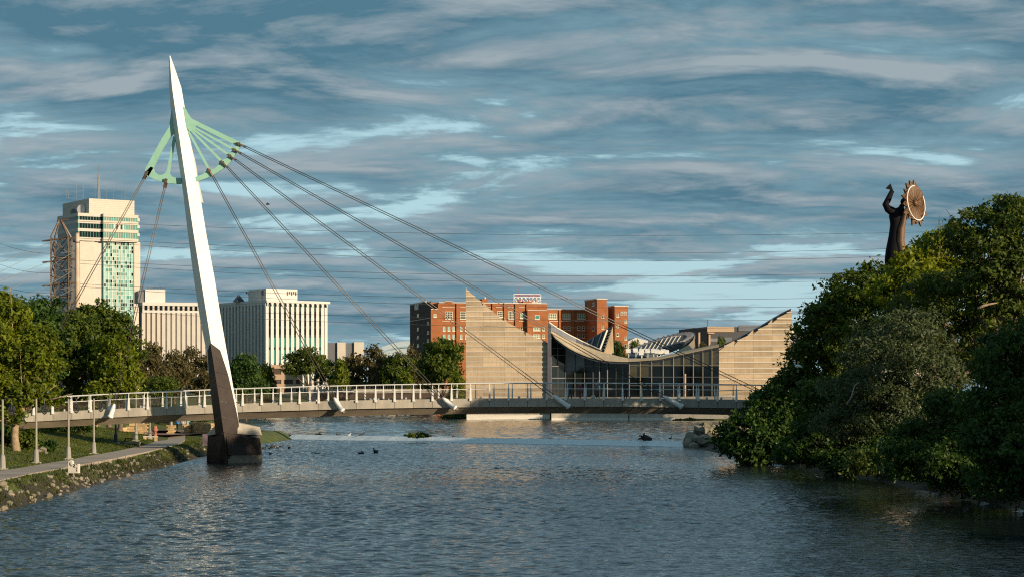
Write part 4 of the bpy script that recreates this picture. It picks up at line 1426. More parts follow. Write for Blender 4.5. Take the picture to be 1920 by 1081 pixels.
window(bh, 815.5, 588.5, 594, 5, 2, 1, GLASSL)
# lettering of the two wall signs
vs = bh.v(782)
lettering('DRURY', 2.1, WHITE, bh.root, (-.16, vs, ZP(577.5, bh.D(0, vs))), (R(90), 0, R(-90)))
lettering('PLAZA HOTEL', 1.0, WHITE, bh.root, (-.16, vs, ZP(580.5, bh.D(0, vs))), (R(90), 0, R(-90)))
us = ub(1169)
lettering('DRURY', .95, WHITE, bh.root, (us, -.14, bh.z(587, us)), (R(90), 0, 0), .1, .75)
lettering('PLAZA HOTEL', .62, WHITE, bh.root, (us, -.14, bh.z(591, us)), (R(90), 0, 0), .1, .6)
# roof sign on its trusses
sg = thing('roof_sign', 'red and white letter sign on a white truss frame on the hotel roof', 'sign', (bh.o.x, bh.o.y, 0), bh.a)
s0, s1 = ub(963.5, 6), ub(1014, 6)
zs = lambda py: bh.z(py, 31, 6)
fr_ = MB()
for yy in (551, 556, 560.5, 567.3):
    fr_.bar((s0, 6, zs(yy)), (s1, 6, zs(yy)), .16)
nb_ = 7
for i in range(nb_ + 1):
    x = s0 + (s1 - s0) * i / nb_
    fr_.bar((x, 6, zs(568)), (x, 6, zs(551)), .14)
    fr_.bar((x, 6, zs(555)), (x, 8.2, zs(569)), .14)
    if i < nb_:
        x2 = s0 + (s1 - s0) * (i + 1) / nb_
        p_, q_ = ((x, 6, zs(567)), (x2, 6, zs(557))) if i >= nb_ / 2 else ((x2, 6, zs(567)), (x, 6, zs(557)))
        fr_.bar(p_, q_, .18)
fr_.build('truss', WHITE, sg)
lettering("SIEDHOFF'S BROADVIEW", 1.02, REDP, sg, ((s0 + s1) / 2, 5.8, zs(555.4)), (R(90), 0, 0), .12, .72)
lettering('H O T E L', 1.5, REDP, sg, ((s0 + s1) / 2, 5.8, zs(566)), (R(90), 0, 0), .12, 1.1)
MB().tube([(ub(973, 6), 6.3, zs(569)), (ub(973, 6), 6.3, zs(536))], [.09, .04], 5).build('mast_pole', REDP, sg)
# support the sign stands on
for q in (0.0, 1.0):
    MB().box(s0 + (s1 - s0) * q - .3, s0 + (s1 - s0) * q + .3, 5.7, 8.5, zs(583), zs(567.6)).build('leg', WHITE, sg)

# ---- white office block with arches
wb = Frame('arcaded_office', 'white office block with tall fins and a row of arches under its roof', 'office block', 500, 800, 35)
uw = lambda px: wb.u(px)
v1 = wb.v(408)
uL = uw(613)
zr, zs_ = wb.z(563.5, 0), wb.z(571.5, 0)
zb_ = 3.0
MB().box(.35, uL - .3, .35, v1 - .3, zb_, zr - .5).build('core', mat('office_glass', (0.05, 0.10, 0.09), .12, .5, .25, spec=.7), wb.root)
MB().box(-.5, uL + .9, -.9, v1, zr - .55, zr + .35).build('roof_slab', WHITEB, wb.root)
nf = 12
bay = uL / nf
fin = MB()
fin.box(-bay * .29, bay * .29, -.45, .36, zb_, zs_ - .3)
fin_me = fin.mesh('fin', WHITEB)
capm = MB()
pts = []
for q in range(9):
    a_ = math.pi * q / 8
    pts.append((-bay * .5 + bay * .30 * math.cos(math.pi - a_), math.sin(a_) * 1.1))
arch = MB()
arc = [(bay * (.5 - .33 * math.cos(math.pi * q / 10)), .9 * math.sin(math.pi * q / 10) * 1.5) for q in range(11)]
poly = [(0, 0, 0), (0, 0, zr - zs_)] + [(bay, 0, zr - zs_), (bay, 0, 0)] + [(x, 0, z * .85) for x, z in arc[::-1]]
# the spandrel between two arches, built from its left and right halves and the strip above
for x0_, x1_ in ((0, bay * .17), (bay * .83, bay)):
    arch.box(x0_, x1_, -.6, .3, -.3, zr - zs_ - .553)
for q in range(10):
    (xa, za), (xb, zb2) = arc[q], arc[q + 1]
    arch.hexa([(xa, -.6, za * .85), (xb, -.6, zb2 * .85), (xb, .3, zb2 * .85), (xa, .3, za * .85)], [(xa, -.6, zr - zs_ - .553), (xb, -.6, zr - zs_ - .553), (xb, .3, zr - zs_ - .553), (xa, .3, zr - zs_ - .553)])
arch_me = arch.mesh('arch', WHITEB)
win_me = MB().box(-bay * .2, bay * .2, -.12, .36, 0, 1.0).mesh('window', GLASSG)
wind_me = MB().box(-bay * .2, bay * .2, -.12, .36, 0, 1.0).mesh('window', GLASSD)
for q in range(nf + 1):
    link('fin', fin_me, wb.root, (q * bay - (bay * .29 if q == nf else 0), 0, 0))
    if q < nf:
        link('arch', arch_me, wb.root, (q * bay, 0, zs_))
        for kz, (ya, yb) in enumerate(((584, 594), (600, 610), (615, 626), (632, 650), (655, 680))):
            zz, ztop = wb.z(yb, q * bay), wb.z(ya, q * bay)
            link('window', wind_me if (kz < 3) else win_me, wb.root, ((q + .5) * bay, 0, zz), None, (1, 1, ztop - zz))
ns = 15
bs = v1 / ns
fs_me = MB().box(-.4, .36, -bs * .27, bs * .27, zb_, zr - .6).mesh('fin', WHITEB)
as_me = MB().box(-.35, .3, bs * .27, bs * .73, zr - 1.25, zr - .6).mesh('arch', WHITEB)
for q in range(ns):
    link('fin', fs_me, wb.root, (0, q * bs + bs * .35, 0))
    link('arch', as_me, wb.root, (0, q * bs + bs * .35, 0))
MB().box(uw(475) + 8, uw(475) + 8 + 14, 9, 19, zr + .352, zr + 4.6).build('plant_room', WHITEB, wb.root)
v2 = wb.v(467, 3)
MB().box(3.0, 16.5, 6, v2, zr + .352, wb.z(540.5, 3, 6)).build('plant_room', WHITEB, wb.root)
for q in range(9):
    MB().box(2.5, 2.95, 8 + q * 1.6, 8.5 + q * 1.6, wb.z(553, 3, 8) + (q % 3) * .5, wb.z(544, 3, 8) - (q % 2) * .4).build('antenna', GREYM, wb.root)
for q in range(5):
    MB().box(12 + q * .9, 12.3 + q * .9, 5.6, 5.95, wb.z(553, 12, 6) + .5 * (q % 2), wb.z(546, 12, 6)).build('antenna', GREYM, wb.root)
MB().loft([[(-.2 + x, 22 + y, zr + .35) for x, y in ((-1.8, -1.8), (1.8, -1.8), (1.8, 1.8), (-1.8, 1.8))], [(-.2 + x, 22 + y, zr + 3.2) for x, y in ((-.1, -.1), (.1, -.1), (.1, .1), (-.1, .1))]]).build('roof_cone', DARKM, wb.root)

# ---- beige office block left of the mast
ob = Frame('fin_office', 'cream office block with vertical fins between the glass tower and the mast', 'office block', 269, 780, 18)
uo = lambda px: ob.u(px)
zt_, zm_, z2_ = ob.z(566.5, 10), ob.z(581.5, 10), ob.z(585.5, 10)
uR = uo(400)
vL = ob.v(260.5)
MB().box(.3, uR, .5, 12, 3, zt_ - 1.2).build('core', GLASSD, ob.root)
MB().box(-.4, uR + .4, -.3, 12.2, zt_ - 1.2, zt_).build('roof_slab', WHITEB, ob.root)
MB().box(-.4, uR + .4, -.3, .49, z2_, zm_).build('belt', WHITEB, ob.root)
MB().box(0, .29, .5, 12, 3, zt_ - 1.2).build('side_wall', BLDGD, ob.root)
nb2 = 14
for q in range(nb2 + 1):
    x = uR * q / nb2
    MB().box(x - .36, x + .36, .05, .49, zm_ + .003, zt_ - 1.203).build('pier', BEIGE, ob.root)
    MB().box(x - .62, x + .62, -.35, .49, 3, z2_ - .003).build('fin', BEIGE, ob.root)
    if q < nb2:
        MB().box(x + .85, x + uR / nb2 - .85, -.05, .49, 3, z2_ - .004).build('fin', TANW if q < 4 else BEIGE, ob.root)
zp = ob.z(542, 0, 4)
MB().box(uo(275), uo(313), 4, 14, zt_ + .002, zp).build('plant_room', WHITEB, ob.root)
MB().box(uo(262), uo(275) - .002, 4.6, 14, zt_ + .002, zp - .6).build('plant_room', GREYM, ob.root)
for q in range(12):
    x = uo(266) + q * .72
    MB().box(x, x + .3, 5 + (q % 3), 5.5 + (q % 3), zp, zp + .4 + .35 * (q % 3)).build('antenna', GREYM, ob.root)

# ---- glass office tower on the left
tw_ = Frame('office_tower', 'tall green glass office tower with a concrete crown at the left', 'office tower', 146, 900, 33)
ut_ = lambda px, v=0: tw_.u(px, v)
vA = tw_.v(107.5)
ring_y = [(401, 407), (414, 420), (429.5, 435), (446, 452.5)]
ue = ut_(255)
uE2 = ut_(263.5)
z0_, zT = tw_.z(452.5, 10), tw_.z(401, 10)
n0 = ut_(192)
glz = [(z_, zz) for z_, zz in ((407, 414), (420, 429.5), (435, 446))]
MB().box(.3, n0 - .3, .3, vA - .3, z0_ + .5, zT - .3).build('upper_glass', GLASSG, tw_.root)
MB().box(.1, .28, .3, vA - .3, z0_ + .5, zT - .3).build('side_glass', GLASSD, tw_.root)
MB().box(n0, ue, -1.5, 18, z0_ + .5, zT - .3).build('upper_glass', GLASSG, tw_.root)
MB().box(ue + .002, uE2, 2.0, 16, z0_ - 1, zT - 1.5).build('upper_glass', GLASSG, tw_.root)
for ya, yb in ring_y:
    za, zb3 = tw_.z(yb, 10), tw_.z(ya, 10)
    MB().box(0, n0 - .02, 0, vA, za, zb3).build('floor_band', BEIGE, tw_.root)
    MB().box(n0 - .3, ue + .3, -1.9, 18.2, za, zb3).build('floor_band', CREAM, tw_.root)
    MB().box(ue + .302, uE2 + .3, 1.6, 16.2, za - 1, zb3 - 1).build('floor_band', CREAM, tw_.root)
for ya, yb in glz:
    za, zb3 = tw_.z(yb, 10), tw_.z(ya, 10)
    nP = 8
    for q in range(nP):
        x = ut_(150) + (n0 - ut_(150)) * q / nP
        MB().box(x, x + (n0 - ut_(150)) / nP - .35, .08, .29, za, zb3).build('pane', GLASSD, tw_.root)
    for q in range(14):
        x = n0 + (ue - n0) * q / 14
        MB().box(x - .1, x + .1, -1.62, -1.5, za, zb3).build('mullion', CREAM, tw_.root)
    for q in range(5):
        if ya == 420:
            x = n0 + (ue - n0) * (4.2 + q * .9) / 14
            MB().box(x, x + .7, -1.56, -1.503, za, zb3).build('pane', GLASSD if q % 2 else WHITEB, tw_.root)
# shaft below
uS0, uS1 = ut_(151), ut_(256)
MB().box(-2, uE2 - .6, 3.0, vA - 2, 3, z0_).build('core', mat('tower_side_glass', (.02, .045, .06), .15, .4, .2, spec=.6), tw_.root)
MB().box(uS0, ut_(178), .6, 2.98, 3, z0_ - .01).build('shear_wall', CREAM, tw_.root)
MB().box(ut_(178), ut_(194), 1.2, 2.985, 3, z0_ - .01).build('shear_wall', BEIGE, tw_.root)  # shade on this wall put into the colour, beige beside the cream
MB().box(ut_(250.5), ut_(262), -.6, 2.98, 3, z0_ - .01).build('shear_wall', CREAM, tw_.root)
MB().box(ut_(194), ut_(250.5), 0, 2.97, 3, z0_ - .01).build('curtain_wall', GLASSL, tw_.root)
r_ = random.Random(8)
nc, nr = 14, 38
dk, gr, rd = MB(), MB(), MB()
x0_, x1_ = ut_(194.5), ut_(250)
cw_, rh_ = (x1_ - x0_) / nc, (z0_ - 10) / nr
for j in range(nr):
    row = r_.random()
    for i in range(nc):
        p_ = .42 if (j % 5 in (0, 1)) and i not in (6, 7) else .10
        x, z = x0_ + i * cw_, z0_ - (j + 1) * rh_
        if r_.random() < p_:
            dk.box(x + .15, x + cw_ - .15, -.10, -.002, z + .15, z + rh_ * .9)
        elif r_.random() < .09:
            rd.box(x + .1, x + cw_ - .1, -.09, -.002, z + .5, z + rh_ * .6)
        elif r_.random() < .35:
            gr.box(x + .1, x + cw_ - .1, -.06, -.002, z + .1, z + rh_ * .9)
tag(dk.build('dark_panes', GLASSD, tw_.root), kind='stuff')
tag(gr.build('green_panes', GLASSG, tw_.root), kind='stuff')
tag(rd.build('red_panels', mat('brick_red_panel', (.25, .10, .07), .7), tw_.root), kind='stuff')
mu = MB()
for i in range(nc + 1):
    if i % 2 == 0:
        mu.box(x0_ + i * cw_ - .1, x0_ + i * cw_ + .1, -.2, -.003, 8, z0_ - .02)
for j in range(nr):
    mu.box(x0_, x1_, -.15, -.003, z0_ - (j + 1) * rh_ - .05, z0_ - (j + 1) * rh_ + .05)
tag(mu.build('mullions', LEDGE, tw_.root), kind='stuff')
# crown
uC0, uC1 = ut_(167, 6), ut_(252, 6)
vC = tw_.v(117.5, uC0)
zC = tw_.z(372, uC0, 6)
nco = 9
for q in range(nco):
    za = zT + (zC - zT) * q / nco
    MB().box(uC0, uC1, 6, vC, za + .02, zT + (zC - zT) * (q + 1) / nco - .04).build('concrete_course', CREAM, tw_.root)
MB().box(uC0 + .1, uC1 - .1, 6.1, vC - .1, zT, zC - .2).build('crown_core', BEIGE, tw_.root)
MB().tube([(uC0 - 1.6, 11, zT + 2.5), (uC0 - 1.0, 11.5, zT + 2.5)], [2.0, .4], 14).tube([(uC0 - .8, 11.5, zT), (uC0 - .8, 11.5, zT + 2.4)], .15, 6).build('dish', WHITEB, tw_.root)
MB().tube([(uC0 - 1.5, 20, zT + 1.8), (uC0 - .9, 20.4, zT + 1.8)], [1.6, .3], 14).tube([(uC0 - .8, 20.4, zT), (uC0 - .8, 20.4, zT + 1.7)], .15, 6).build('dish', GREYM, tw_.root)
mst = MB()
ax, av = ut_(185, 10), 10
zA = tw_.z(309, ax, 10)
for q in range(4):
    sx, sy = ((-1, -1), (1, -1), (1, 1), (-1, 1))[q]
    mst.bar((ax + sx * .5, av + sy * .5, zC), (ax + sx * .14, av + sy * .14, zA - 4), .16)
for q in range(16):
    za, zb3 = zC + (zA - 4 - zC) * q / 16, zC + (zA - 4 - zC) * (q + 1) / 16
    w_ = .5 - .36 * q / 16
    mst.bar((ax - w_, av - w_, za), (ax + w_, av - w_, zb3), .1).bar((ax + w_, av - w_, za), (ax - w_, av - w_, zb3), .1)
mst.tube([(ax, av, zA - 4), (ax, av, zA)], .12, 5)
mst.build('antenna_mast', GREYM, tw_.root)
for px, py in ((124, 355), (128.5, 356), (143, 343), (153.5, 346), (156, 347), (178, 356), (199, 349), (212, 350), (227, 348), (234, 355)):
    u_ = ut_(px, 9)
    MB().tube([(u_, 9, zC - .1), (u_, 9, tw_.z(py, u_, 9))], .08, 5).build('antenna', GREYM, tw_.root)

# ---- low buildings in the background
g_ = Frame('parking_garage', 'tan concrete parking garage with open dark decks under the arcaded office', 'parking garage', 508, 740, 10)
uu = lambda px: g_.u(px)
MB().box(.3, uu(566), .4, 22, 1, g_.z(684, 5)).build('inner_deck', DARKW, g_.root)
for ya, yb in ((683, 690), (701, 711), (719, 728)):
    MB().box(0, uu(567), 0, .9, g_.z(yb, 5), g_.z(ya, 5)).build('parapet', TANW, g_.root)
for px in (510, 530, 552, 565):
    MB().box(uu(px) - .5, uu(px) + .5, .15, .85, 1, g_.z(690, 5)).build('column', TANW, g_.root)
lb_ = Frame('low_office', 'low building of grey and cream blocks right of the arcaded office', 'building', 615, 900, 8)
for a_, b_, m_, t_, vv in ((612, 632.5, GREYM, 642, 1), (632.5, 648, CREAM, 641, 0), (648, 664, GREYM, 642.5, 1), (664, 682.5, CREAM, 640.5, 0)):
    lb_.box('block', m_, a_, b_, vv, 20, t_)
MB().tube([(lb_.u(637), 5, 20), (lb_.u(637), 5, lb_.z(636, 5))], .2, 5).build('antenna', GREYM, lb_.root)
ar = thing('arena', 'pale blue curved arena roof between the trees and the dark brick wall', 'arena', (XP(745, 950), 950, 0))
def dome_pts(y_off):
    out = []
    for px, py in ((690, 668), (700, 658), (715, 650), (735, 643), (752, 639.5), (772, 638), (795, 640), (820, 648)):
        out.append((XP(px, 950) - XP(745, 950), y_off, ZP(py, 950)))
    return out
A_, B_ = dome_pts(0), dome_pts(50)
mb = MB()
n_ = len(A_)
lo_ = [(p[0], p[1], 3.0) for p in A_]
lo2 = [(p[0], p[1], 3.0) for p in B_]
mb.add(A_ + B_, [(i, i + 1, n_ + i + 1, n_ + i) for i in range(n_ - 1)])
mb.build('roof', BLUEROOF, ar)
mb = MB()
mb.add(A_ + lo_, [(i, i + 1, n_ + i + 1, n_ + i) for i in range(n_ - 1)])
mb.add([A_[0], B_[0], lo2[0], lo_[0]], [(0, 1, 2, 3)])
mb.build('wall', mat('arena_wall', (.42, .50, .54), .6, .08, .1), ar)
for q in range(1, n_ - 2):
    MB().bar(Vector(A_[q]) + Vector((0, -.6, -2.5)), Vector(A_[q + 1]) + Vector((0, -.6, -2.5)), 1.0, .6).build('rib', BLUEROOF, ar)
wd = Frame('white_hall', 'white low hall roof right of the brick hotel', 'building', 1175, 780, 5)
uu2 = wd.u
mb = MB()
rp_ = [(uu2(1174), wd.z(641, 0)), (uu2(1192), wd.z(632, 0)), (uu2(1215), wd.z(638, 0)), (uu2(1238), wd.z(647, 0)), (uu2(1238), 3), (uu2(1174), 3)]
mb.prism([(x, 0, z) for x, z in rp_], (0, 20, 0))
mb.build('hall', WHITEB, wd.root)

# dark low block behind the museum on the right
db = Frame('flat_roofed_block', 'dark flat roofed building with tan bands behind the museum disc roof', 'building', 1326, 600, 12)
ud = db.u
vD = db.v(1273)
MB().box(0, ud(1440), 0, vD, 3, db.z(612, 5)).build('upper_wall', BLDGD, db.root)
MB().box(-.05, ud(1376), -.3, -.003, db.z(621.5, 3), db.z(611.5, 3)).build('fascia', TANW, db.root)
MB().box(ud(1384), ud(1440), -.3, -.003, db.z(620, 10), db.z(609, 10)).build('fascia', NAVY, db.root)
MB().box(-.25, ud(1336), -1.8, -.31, db.z(625, 3), db.z(622.8, 3)).build('canopy', TANW, db.root)
for px in (1326.5, 1318):
    MB().box(ud(1327) - (3 if px < 1320 else 0), ud(1327) + .5 - (3 if px < 1320 else 0), -1.0, -.4, 3, db.z(622.8, 2)).build('column', TANW, db.root)
MB().box(ud(1357), ud(1372), -.12, -.004, db.z(648, 8), db.z(632, 8)).build('window', NAVY, db.root)
MB().box(ud(1330), ud(1346), -.12, -.004, db.z(640, 8), db.z(634, 8)).build('window', GREYM, db.root)
MB().tube([(2, 6, db.z(612, 5)), (2, 6, db.z(597, 5))], .15, 5).build('antenna', GREYM, db.root)
MB().box(ud(1480), ud(1498), 4, 16, 3, db.z(608, 20)).build('plant_room', WHITEB, db.root)
MB().box(ud(1470), ud(1520), 3, 3.99, 3, db.z(622, 20)).build('lower_wing', GREYM, db.root)

# ------------------------------------------------------------------ road bridge far upstream
rd_ = thing('road_bridge', 'low grey road bridge across the river far behind the footbridge railing', 'bridge', (0, 600, 0))
xa, xb = XP(596, 600), XP(872, 600)
MB().box(xa, xb, 0, 14, ZP(746, 600), ZP(735.5, 600)).build('girder', DARKW, rd_)
MB().box(xa, xb, -.6, -.002, ZP(736, 600), ZP(728, 600)).build('parapet', CONC, rd_)
MB().box(xa, xb, 14.002, 14.6, ZP(736, 600), ZP(728, 600)).build('parapet', CONC, rd_)
for q in range(60):
    x = xa + (xb - xa) * (q + .5) / 60
    MB().box(x - .12, x + .12, -.45, -.15, ZP(728, 600) + .002, ZP(722.5, 600)).build('post', BLACKP, rd_)
MB().box(xa, xb, -.4, -.2, ZP(722.5, 600), ZP(721.5, 600)).build('rail', BLACKP, rd_)
for px in (660, 735, 810):
    MB().box(XP(px, 600) - .8, XP(px, 600) + .8, 1, 13, -1, ZP(746, 600) - .002).build('pier', CONC, rd_)
MB().box(xa - 3, xa + .5, .5, 13.5, -1, ZP(737, 600)).build('abutment', CONC, rd_)
MB().box(xb - .5, xb + 3, .5, 13.5, -1, ZP(737, 600)).build('abutment', CONC, rd_)
for px, py, lab in ((583, 722, 'cream globe lamp post in the far park, nearest the cable anchor'), (596, 710, 'square headed lamp post in the far park'), (585, 712, 'small white lamp post beyond the far lawn')):
    D = 590 + (px - 583)
    x = XP(px, D)
    l_ = thing('park_lamp', lab, 'lamp post', (x, D, gz(x, D)), 0, 'lamp posts in the far park')
    MB().tube([(0, 0, 0), (0, 0, ZP(py + 8, D) - gz(x, D))], .1, 6).build('pole', LAMPP, l_)
    MB().tube([(0, 0, ZP(py + 8, D) - gz(x, D)), (0, 0, ZP(py + 5, D) - gz(x, D)), (0, 0, ZP(py, D) - gz(x, D))], [.2, .45, .4], 8).build('lantern', CREAM, l_)

# ------------------------------------------------------------------ the museum by the water
mu_ = thing('museum', 'museum of striped concrete sail walls, glass and curved roofs on the far water edge', 'museum', (0, 0, 0))
def sail(D, xl, xr, curve, zbot, step_px, peak_left, py_bot, name='sail_wall', seed=1):
    """a concrete wall in courses, clipped by the curved top edge curve[(px, py)]"""
    r_ = random.Random(seed)
    root = link(name, None, mu_)
    cx = [c[1] for c in curve]
    cp = [c[0] for c in curve]
    order = np.argsort(cx)
    edge = lambda py: float(np.interp(py, np.array(cx)[order], np.array(cp)[order]))
    top = min(cx)
    y = py_bot
    while y - .2 > top:
        yn = max(y - step_px, top)
        ea, eb = edge(y - .01), edge(yn)
        full = xr if peak_left else xl
        cuts = [xl, xl + (xr - xl) * .21, xl + (xr - xl) * .47, xl + (xr - xl) * .73, xr]
        for a_, b_ in zip(cuts[:-1], cuts[1:]):
            if peak_left:
                b0, b1, a0, a1 = min(b_, ea), min(b_, eb), a_, a_
                if b0 - a0 < .3:
                    continue
                b1 = max(b1, a1 + .05)
            else:
                a0, a1, b0, b1 = max(a_, ea), max(a_, eb), b_, b_
                if b0 - a0 < .3:
                    continue
                a1 = min(a1, b1 - .05)
            d_ = r_.uniform(0, .03)
            g0 = .12
            q1 = [T(a0 + g0, y - .25, D), T(b0 - (g0 if b_ < xr else 0), y - .25, D), T(max(b1 - (g0 if b_ < xr else 0), a1 + g0 + .02), yn + 1.6, D), T(a1 + g0, yn + 1.6, D)]
            if yn + 1.6 >= y - .3:
                continue
            MB().hexa([p + Vector((0, d_, 0)) for p in q1], [p + Vector((0, 1.0, 0)) for p in q1]).build('concrete_panel', CONC_W, root)
        if peak_left:
            s0_, s1_ = xl, edge(yn + .8)
        else:
            s0_, s1_ = edge(yn + .8), xr
        if s1_ - s0_ > .6:
            MB().hexa([T(s0_, yn + 1.55, D) + Vector((0, -.14, 0)), T(s1_, yn + 1.55, D) + Vector((0, -.14, 0)), T(s1_, yn + 1.55, D) + Vector((0, 1.02, 0)), T(s0_, yn + 1.55, D) + Vector((0, 1.02, 0))],
                      [T(s0_, yn + .05, D) + Vector((0, -.14, 0)), T(s1_, yn + .05, D) + Vector((0, -.14, 0)), T(s1_, yn + .05, D) + Vector((0, 1.02, 0)), T(s0_, yn + .05, D) + Vector((0, 1.02, 0))]).build('ledge', LEDGE, root)  # whitish ledge concrete, with the sun the strips catch put into its colour
        y = yn
    # solid heart behind the panels so no gaps show through
    pts_ = [(p, q) for p, q in curve]
    poly = [T(p, q + 1.5, D) + Vector((0, .35, 0)) for p, q in pts_]
    poly = poly + ([T(xr, py_bot, D) + Vector((0, .35, 0)), T(xl, py_bot, D) + Vector((0, .35, 0))] if peak_left else [T(xr, py_bot, D) + Vector((0, .35, 0)), T(xl, py_bot, D) + Vector((0, .35, 0))])
    MB().prism(poly, (0, .5, 0)).build('wall_core', CONC_W, root)
    return root


DL, DR = 470.0, 460.0
sail(DL, 873.5, 1027, [(874, 540), (885, 551), (905, 566.5), (930, 588), (960, 608), (985, 622), (1010, 634), (1027, 640.5)], 0, 9.4, True, 780)
sail(DR, 1348, 1485, [(1348, 651), (1362, 646), (1385, 636), (1415, 620), (1443, 604.5), (1464, 591.5), (1484.5, 580)], 0, 10.4, False, 782, 'sail_wall', 2)
# dark sheet metal along the top edge of the right sail
c2 = [(1340, 655), (1348, 651), (1362, 646), (1385, 636), (1415, 620), (1443, 604.5), (1464, 591.5), (1484.5, 580)]
mb = MB()
for (a_, b_), (c_, d_) in zip(c2[:-1], c2[1:]):
    A0, B0 = T(a_, b_, DR) + Vector((0, 1.05, 0)), T(c_, d_, DR) + Vector((0, 1.05, 0))
    bk_ = Vector((-.5, 9, -.4))
    mb.hexa([A0 - Vector((0, 0, .3)), B0 - Vector((0, 0, .3)), B0 + bk_ - Vector((0, 0, .3)), A0 + bk_ - Vector((0, 0, .3))], [A0 + Vector((0, 0, .35)), B0 + Vector((0, 0, .35)), B0 + bk_ + Vector((0, 0, .35)), A0 + bk_ + Vector((0, 0, .35))])
mb.build('roof_edge', DARKM, mu_)
# curved tan roof: front lip to back edge
def lipD(px):
    return float(np.interp(px, [1027, 1180, 1348], [DL, 467, DR - .4]))
low = [(1033, 620), (1042, 632), (1055, 642), (1067, 650), (1080, 657), (1093, 662.5), (1105, 667), (1117, 670), (1130, 672.5), (1142, 674), (1160, 675), (1178, 675.2), (1200, 674), (1233, 671.5), (1267, 664.5), (1300, 657.5), (1325, 652), (1348, 647.5)]
upp = [(1033, 617), (1042, 624), (1055, 630), (1067, 636), (1080, 641), (1093, 646), (1105, 650), (1117, 655), (1130, 659), (1142, 662.5), (1160, 667), (1178, 671), (1200, 671), (1233, 668.3), (1267, 661), (1300, 654), (1325, 648.5), (1348, 644.5)]
dep = [.8, 1.8, 3, 4, 5, 5.5, 5.5, 5, 4.5, 4, 2.8, 1.6, 1.2, 1.2, 1.2, 1.2, 1.2, 1.2]
mb, so = MB(), MB()
for i in range(len(low) - 1):
    q = []
    for j in (i, i + 1):
        f_ = T(*low[j], lipD(low[j][0]))
        b2_ = T(*upp[j], lipD(low[j][0]) + dep[j])
        q.append((f_, b2_))
    (f0, b0), (f1, b1) = q
    dz = Vector((0, 0, -.28))
    mb.hexa([f0 + dz, f1 + dz, b1 + dz, b0 + dz], [f0, f1, b1, b0])
    sz = Vector((0, .3, -.75))
    so.hexa([f0 + sz, f1 + sz, b1 + Vector((0, 0, -.75)), b0 + Vector((0, 0, -.75))], [f0 + dz * 1.02 + Vector((0, .3, 0)), f1 + dz * 1.02 + Vector((0, .3, 0)), b1 + dz * 1.02, b0 + dz * 1.02])
mb.build('roof', TANROOF, mu_)
so.build('roof_soffit', DARKM, mu_)
# blue grey pylon strip and the turned-up dark edge behind the roof
MB().hexa([T(1027.5, 604, DL - 1), T(1033, 609, DL - 1), T(1033, 609, DL + 3), T(1027.5, 604, DL + 3)], [T(1027.5, 780, DL - 1), T(1033, 780, DL - 1), T(1033, 780, DL + 3), T(1027.5, 780, DL + 3)]).build('pylon', NAVY, mu_)
bu = [(1030, 604.5), (1042, 613), (1055, 620.5), (1067, 627.5), (1080, 634), (1093, 640.5), (1105, 646), (1117, 651.5), (1128, 656.5)]
bl = [(1030, 616), (1042, 624.5), (1055, 630.5), (1067, 636.5), (1080, 641.5), (1093, 646.5), (1105, 650.5), (1117, 655.5), (1128, 658.8)]
mb, lt = MB(), MB()
for i in range(len(bu) - 1):
    dd_ = [float(np.interp(bu[j][0], [p[0] for p in low], [lipD(p[0]) + d_ for p, d_ in zip(low, dep)])) for j in (i, i + 1)]
    u0, u1, l0, l1 = T(*bu[i], dd_[0]), T(*bu[i + 1], dd_[1]), T(*bl[i], dd_[0]), T(*bl[i + 1], dd_[1])
    o_ = Vector((0, .6, 0))
    mb.hexa([l0, l1, u1, u0], [l0 + o_, l1 + o_, u1 + o_, u0 + o_])
    k_ = Vector((0, 0, .22))
    e_ = Vector((0, -.1, .002))
    lt.hexa([u0 + e_, u1 + e_, u1 + o_, u0 + o_], [u0 + e_ + k_, u1 + e_ + k_, u1 + o_ + k_, u0 + o_ + k_])
mb.build('roof_edge', NAVY, mu_)
lt.build('roof_trim', LEDGE, mu_)
# glass: left part set back in shade, right part flush, sunlight on its upper panes put into tan colour
def lowpy(px):
    return float(np.interp(px, [p[0] for p in low], [p[1] for p in low]))
gl = [(p_, lipD(p_) + float(np.interp(p_, [1034, 1060, 1120, 1179], [3, 5, 4, 1.2]))) for p_ in (1034, 1046, 1060, 1078, 1096, 1112, 1124, 1139, 1155, 1168, 1179)]
rowsL = [640, 652, 665, 686, 708, 745]
for i in range(len(gl) - 1):
    (p0, d0), (p1, d1) = gl[i], gl[i + 1]
    tops = [lowpy(p0) + 1.5, lowpy(p1) + 1.5]
    ed = [max(tops)] + [r2 for r2 in rowsL if r2 > max(tops) + 3]
    for ya, yb in zip(ed[:-1], ed[1:]):
        y0a = tops[0] if ya == ed[0] else ya
        y1a = tops[1] if ya == ed[0] else ya
        q = [T(p0 + .3, yb - .3, d0), T(p1 - .3, yb - .3, d1), T(p1 - .3, y1a + .3, d1), T(p0 + .3, y0a + .3, d0)]
        MB().hexa(q, [p + Vector((0, .3, 0)) for p in q]).build('glass_pane', mat('reflecting_glass', (.015, .02, .018), .03, spec=.6) if i < 4 else GLASSD, mu_)
        MB().bar(T(p0, yb, d0 - .1), T(p1, yb, d1 - .1), .14).build('transom', GREYM, mu_)
    MB().bar(T(p0, tops[0], d0 - .12), T(p0, 745, d0 - .12), .14 if i < 6 else .2).build('mullion', GREYM if i < 6 else MULL, mu_)
gr_ = [(p_, lipD(p_) + .5) for p_ in (1180, 1200.5, 1222, 1243.5, 1263, 1282, 1300, 1318, 1335, 1347.5)]
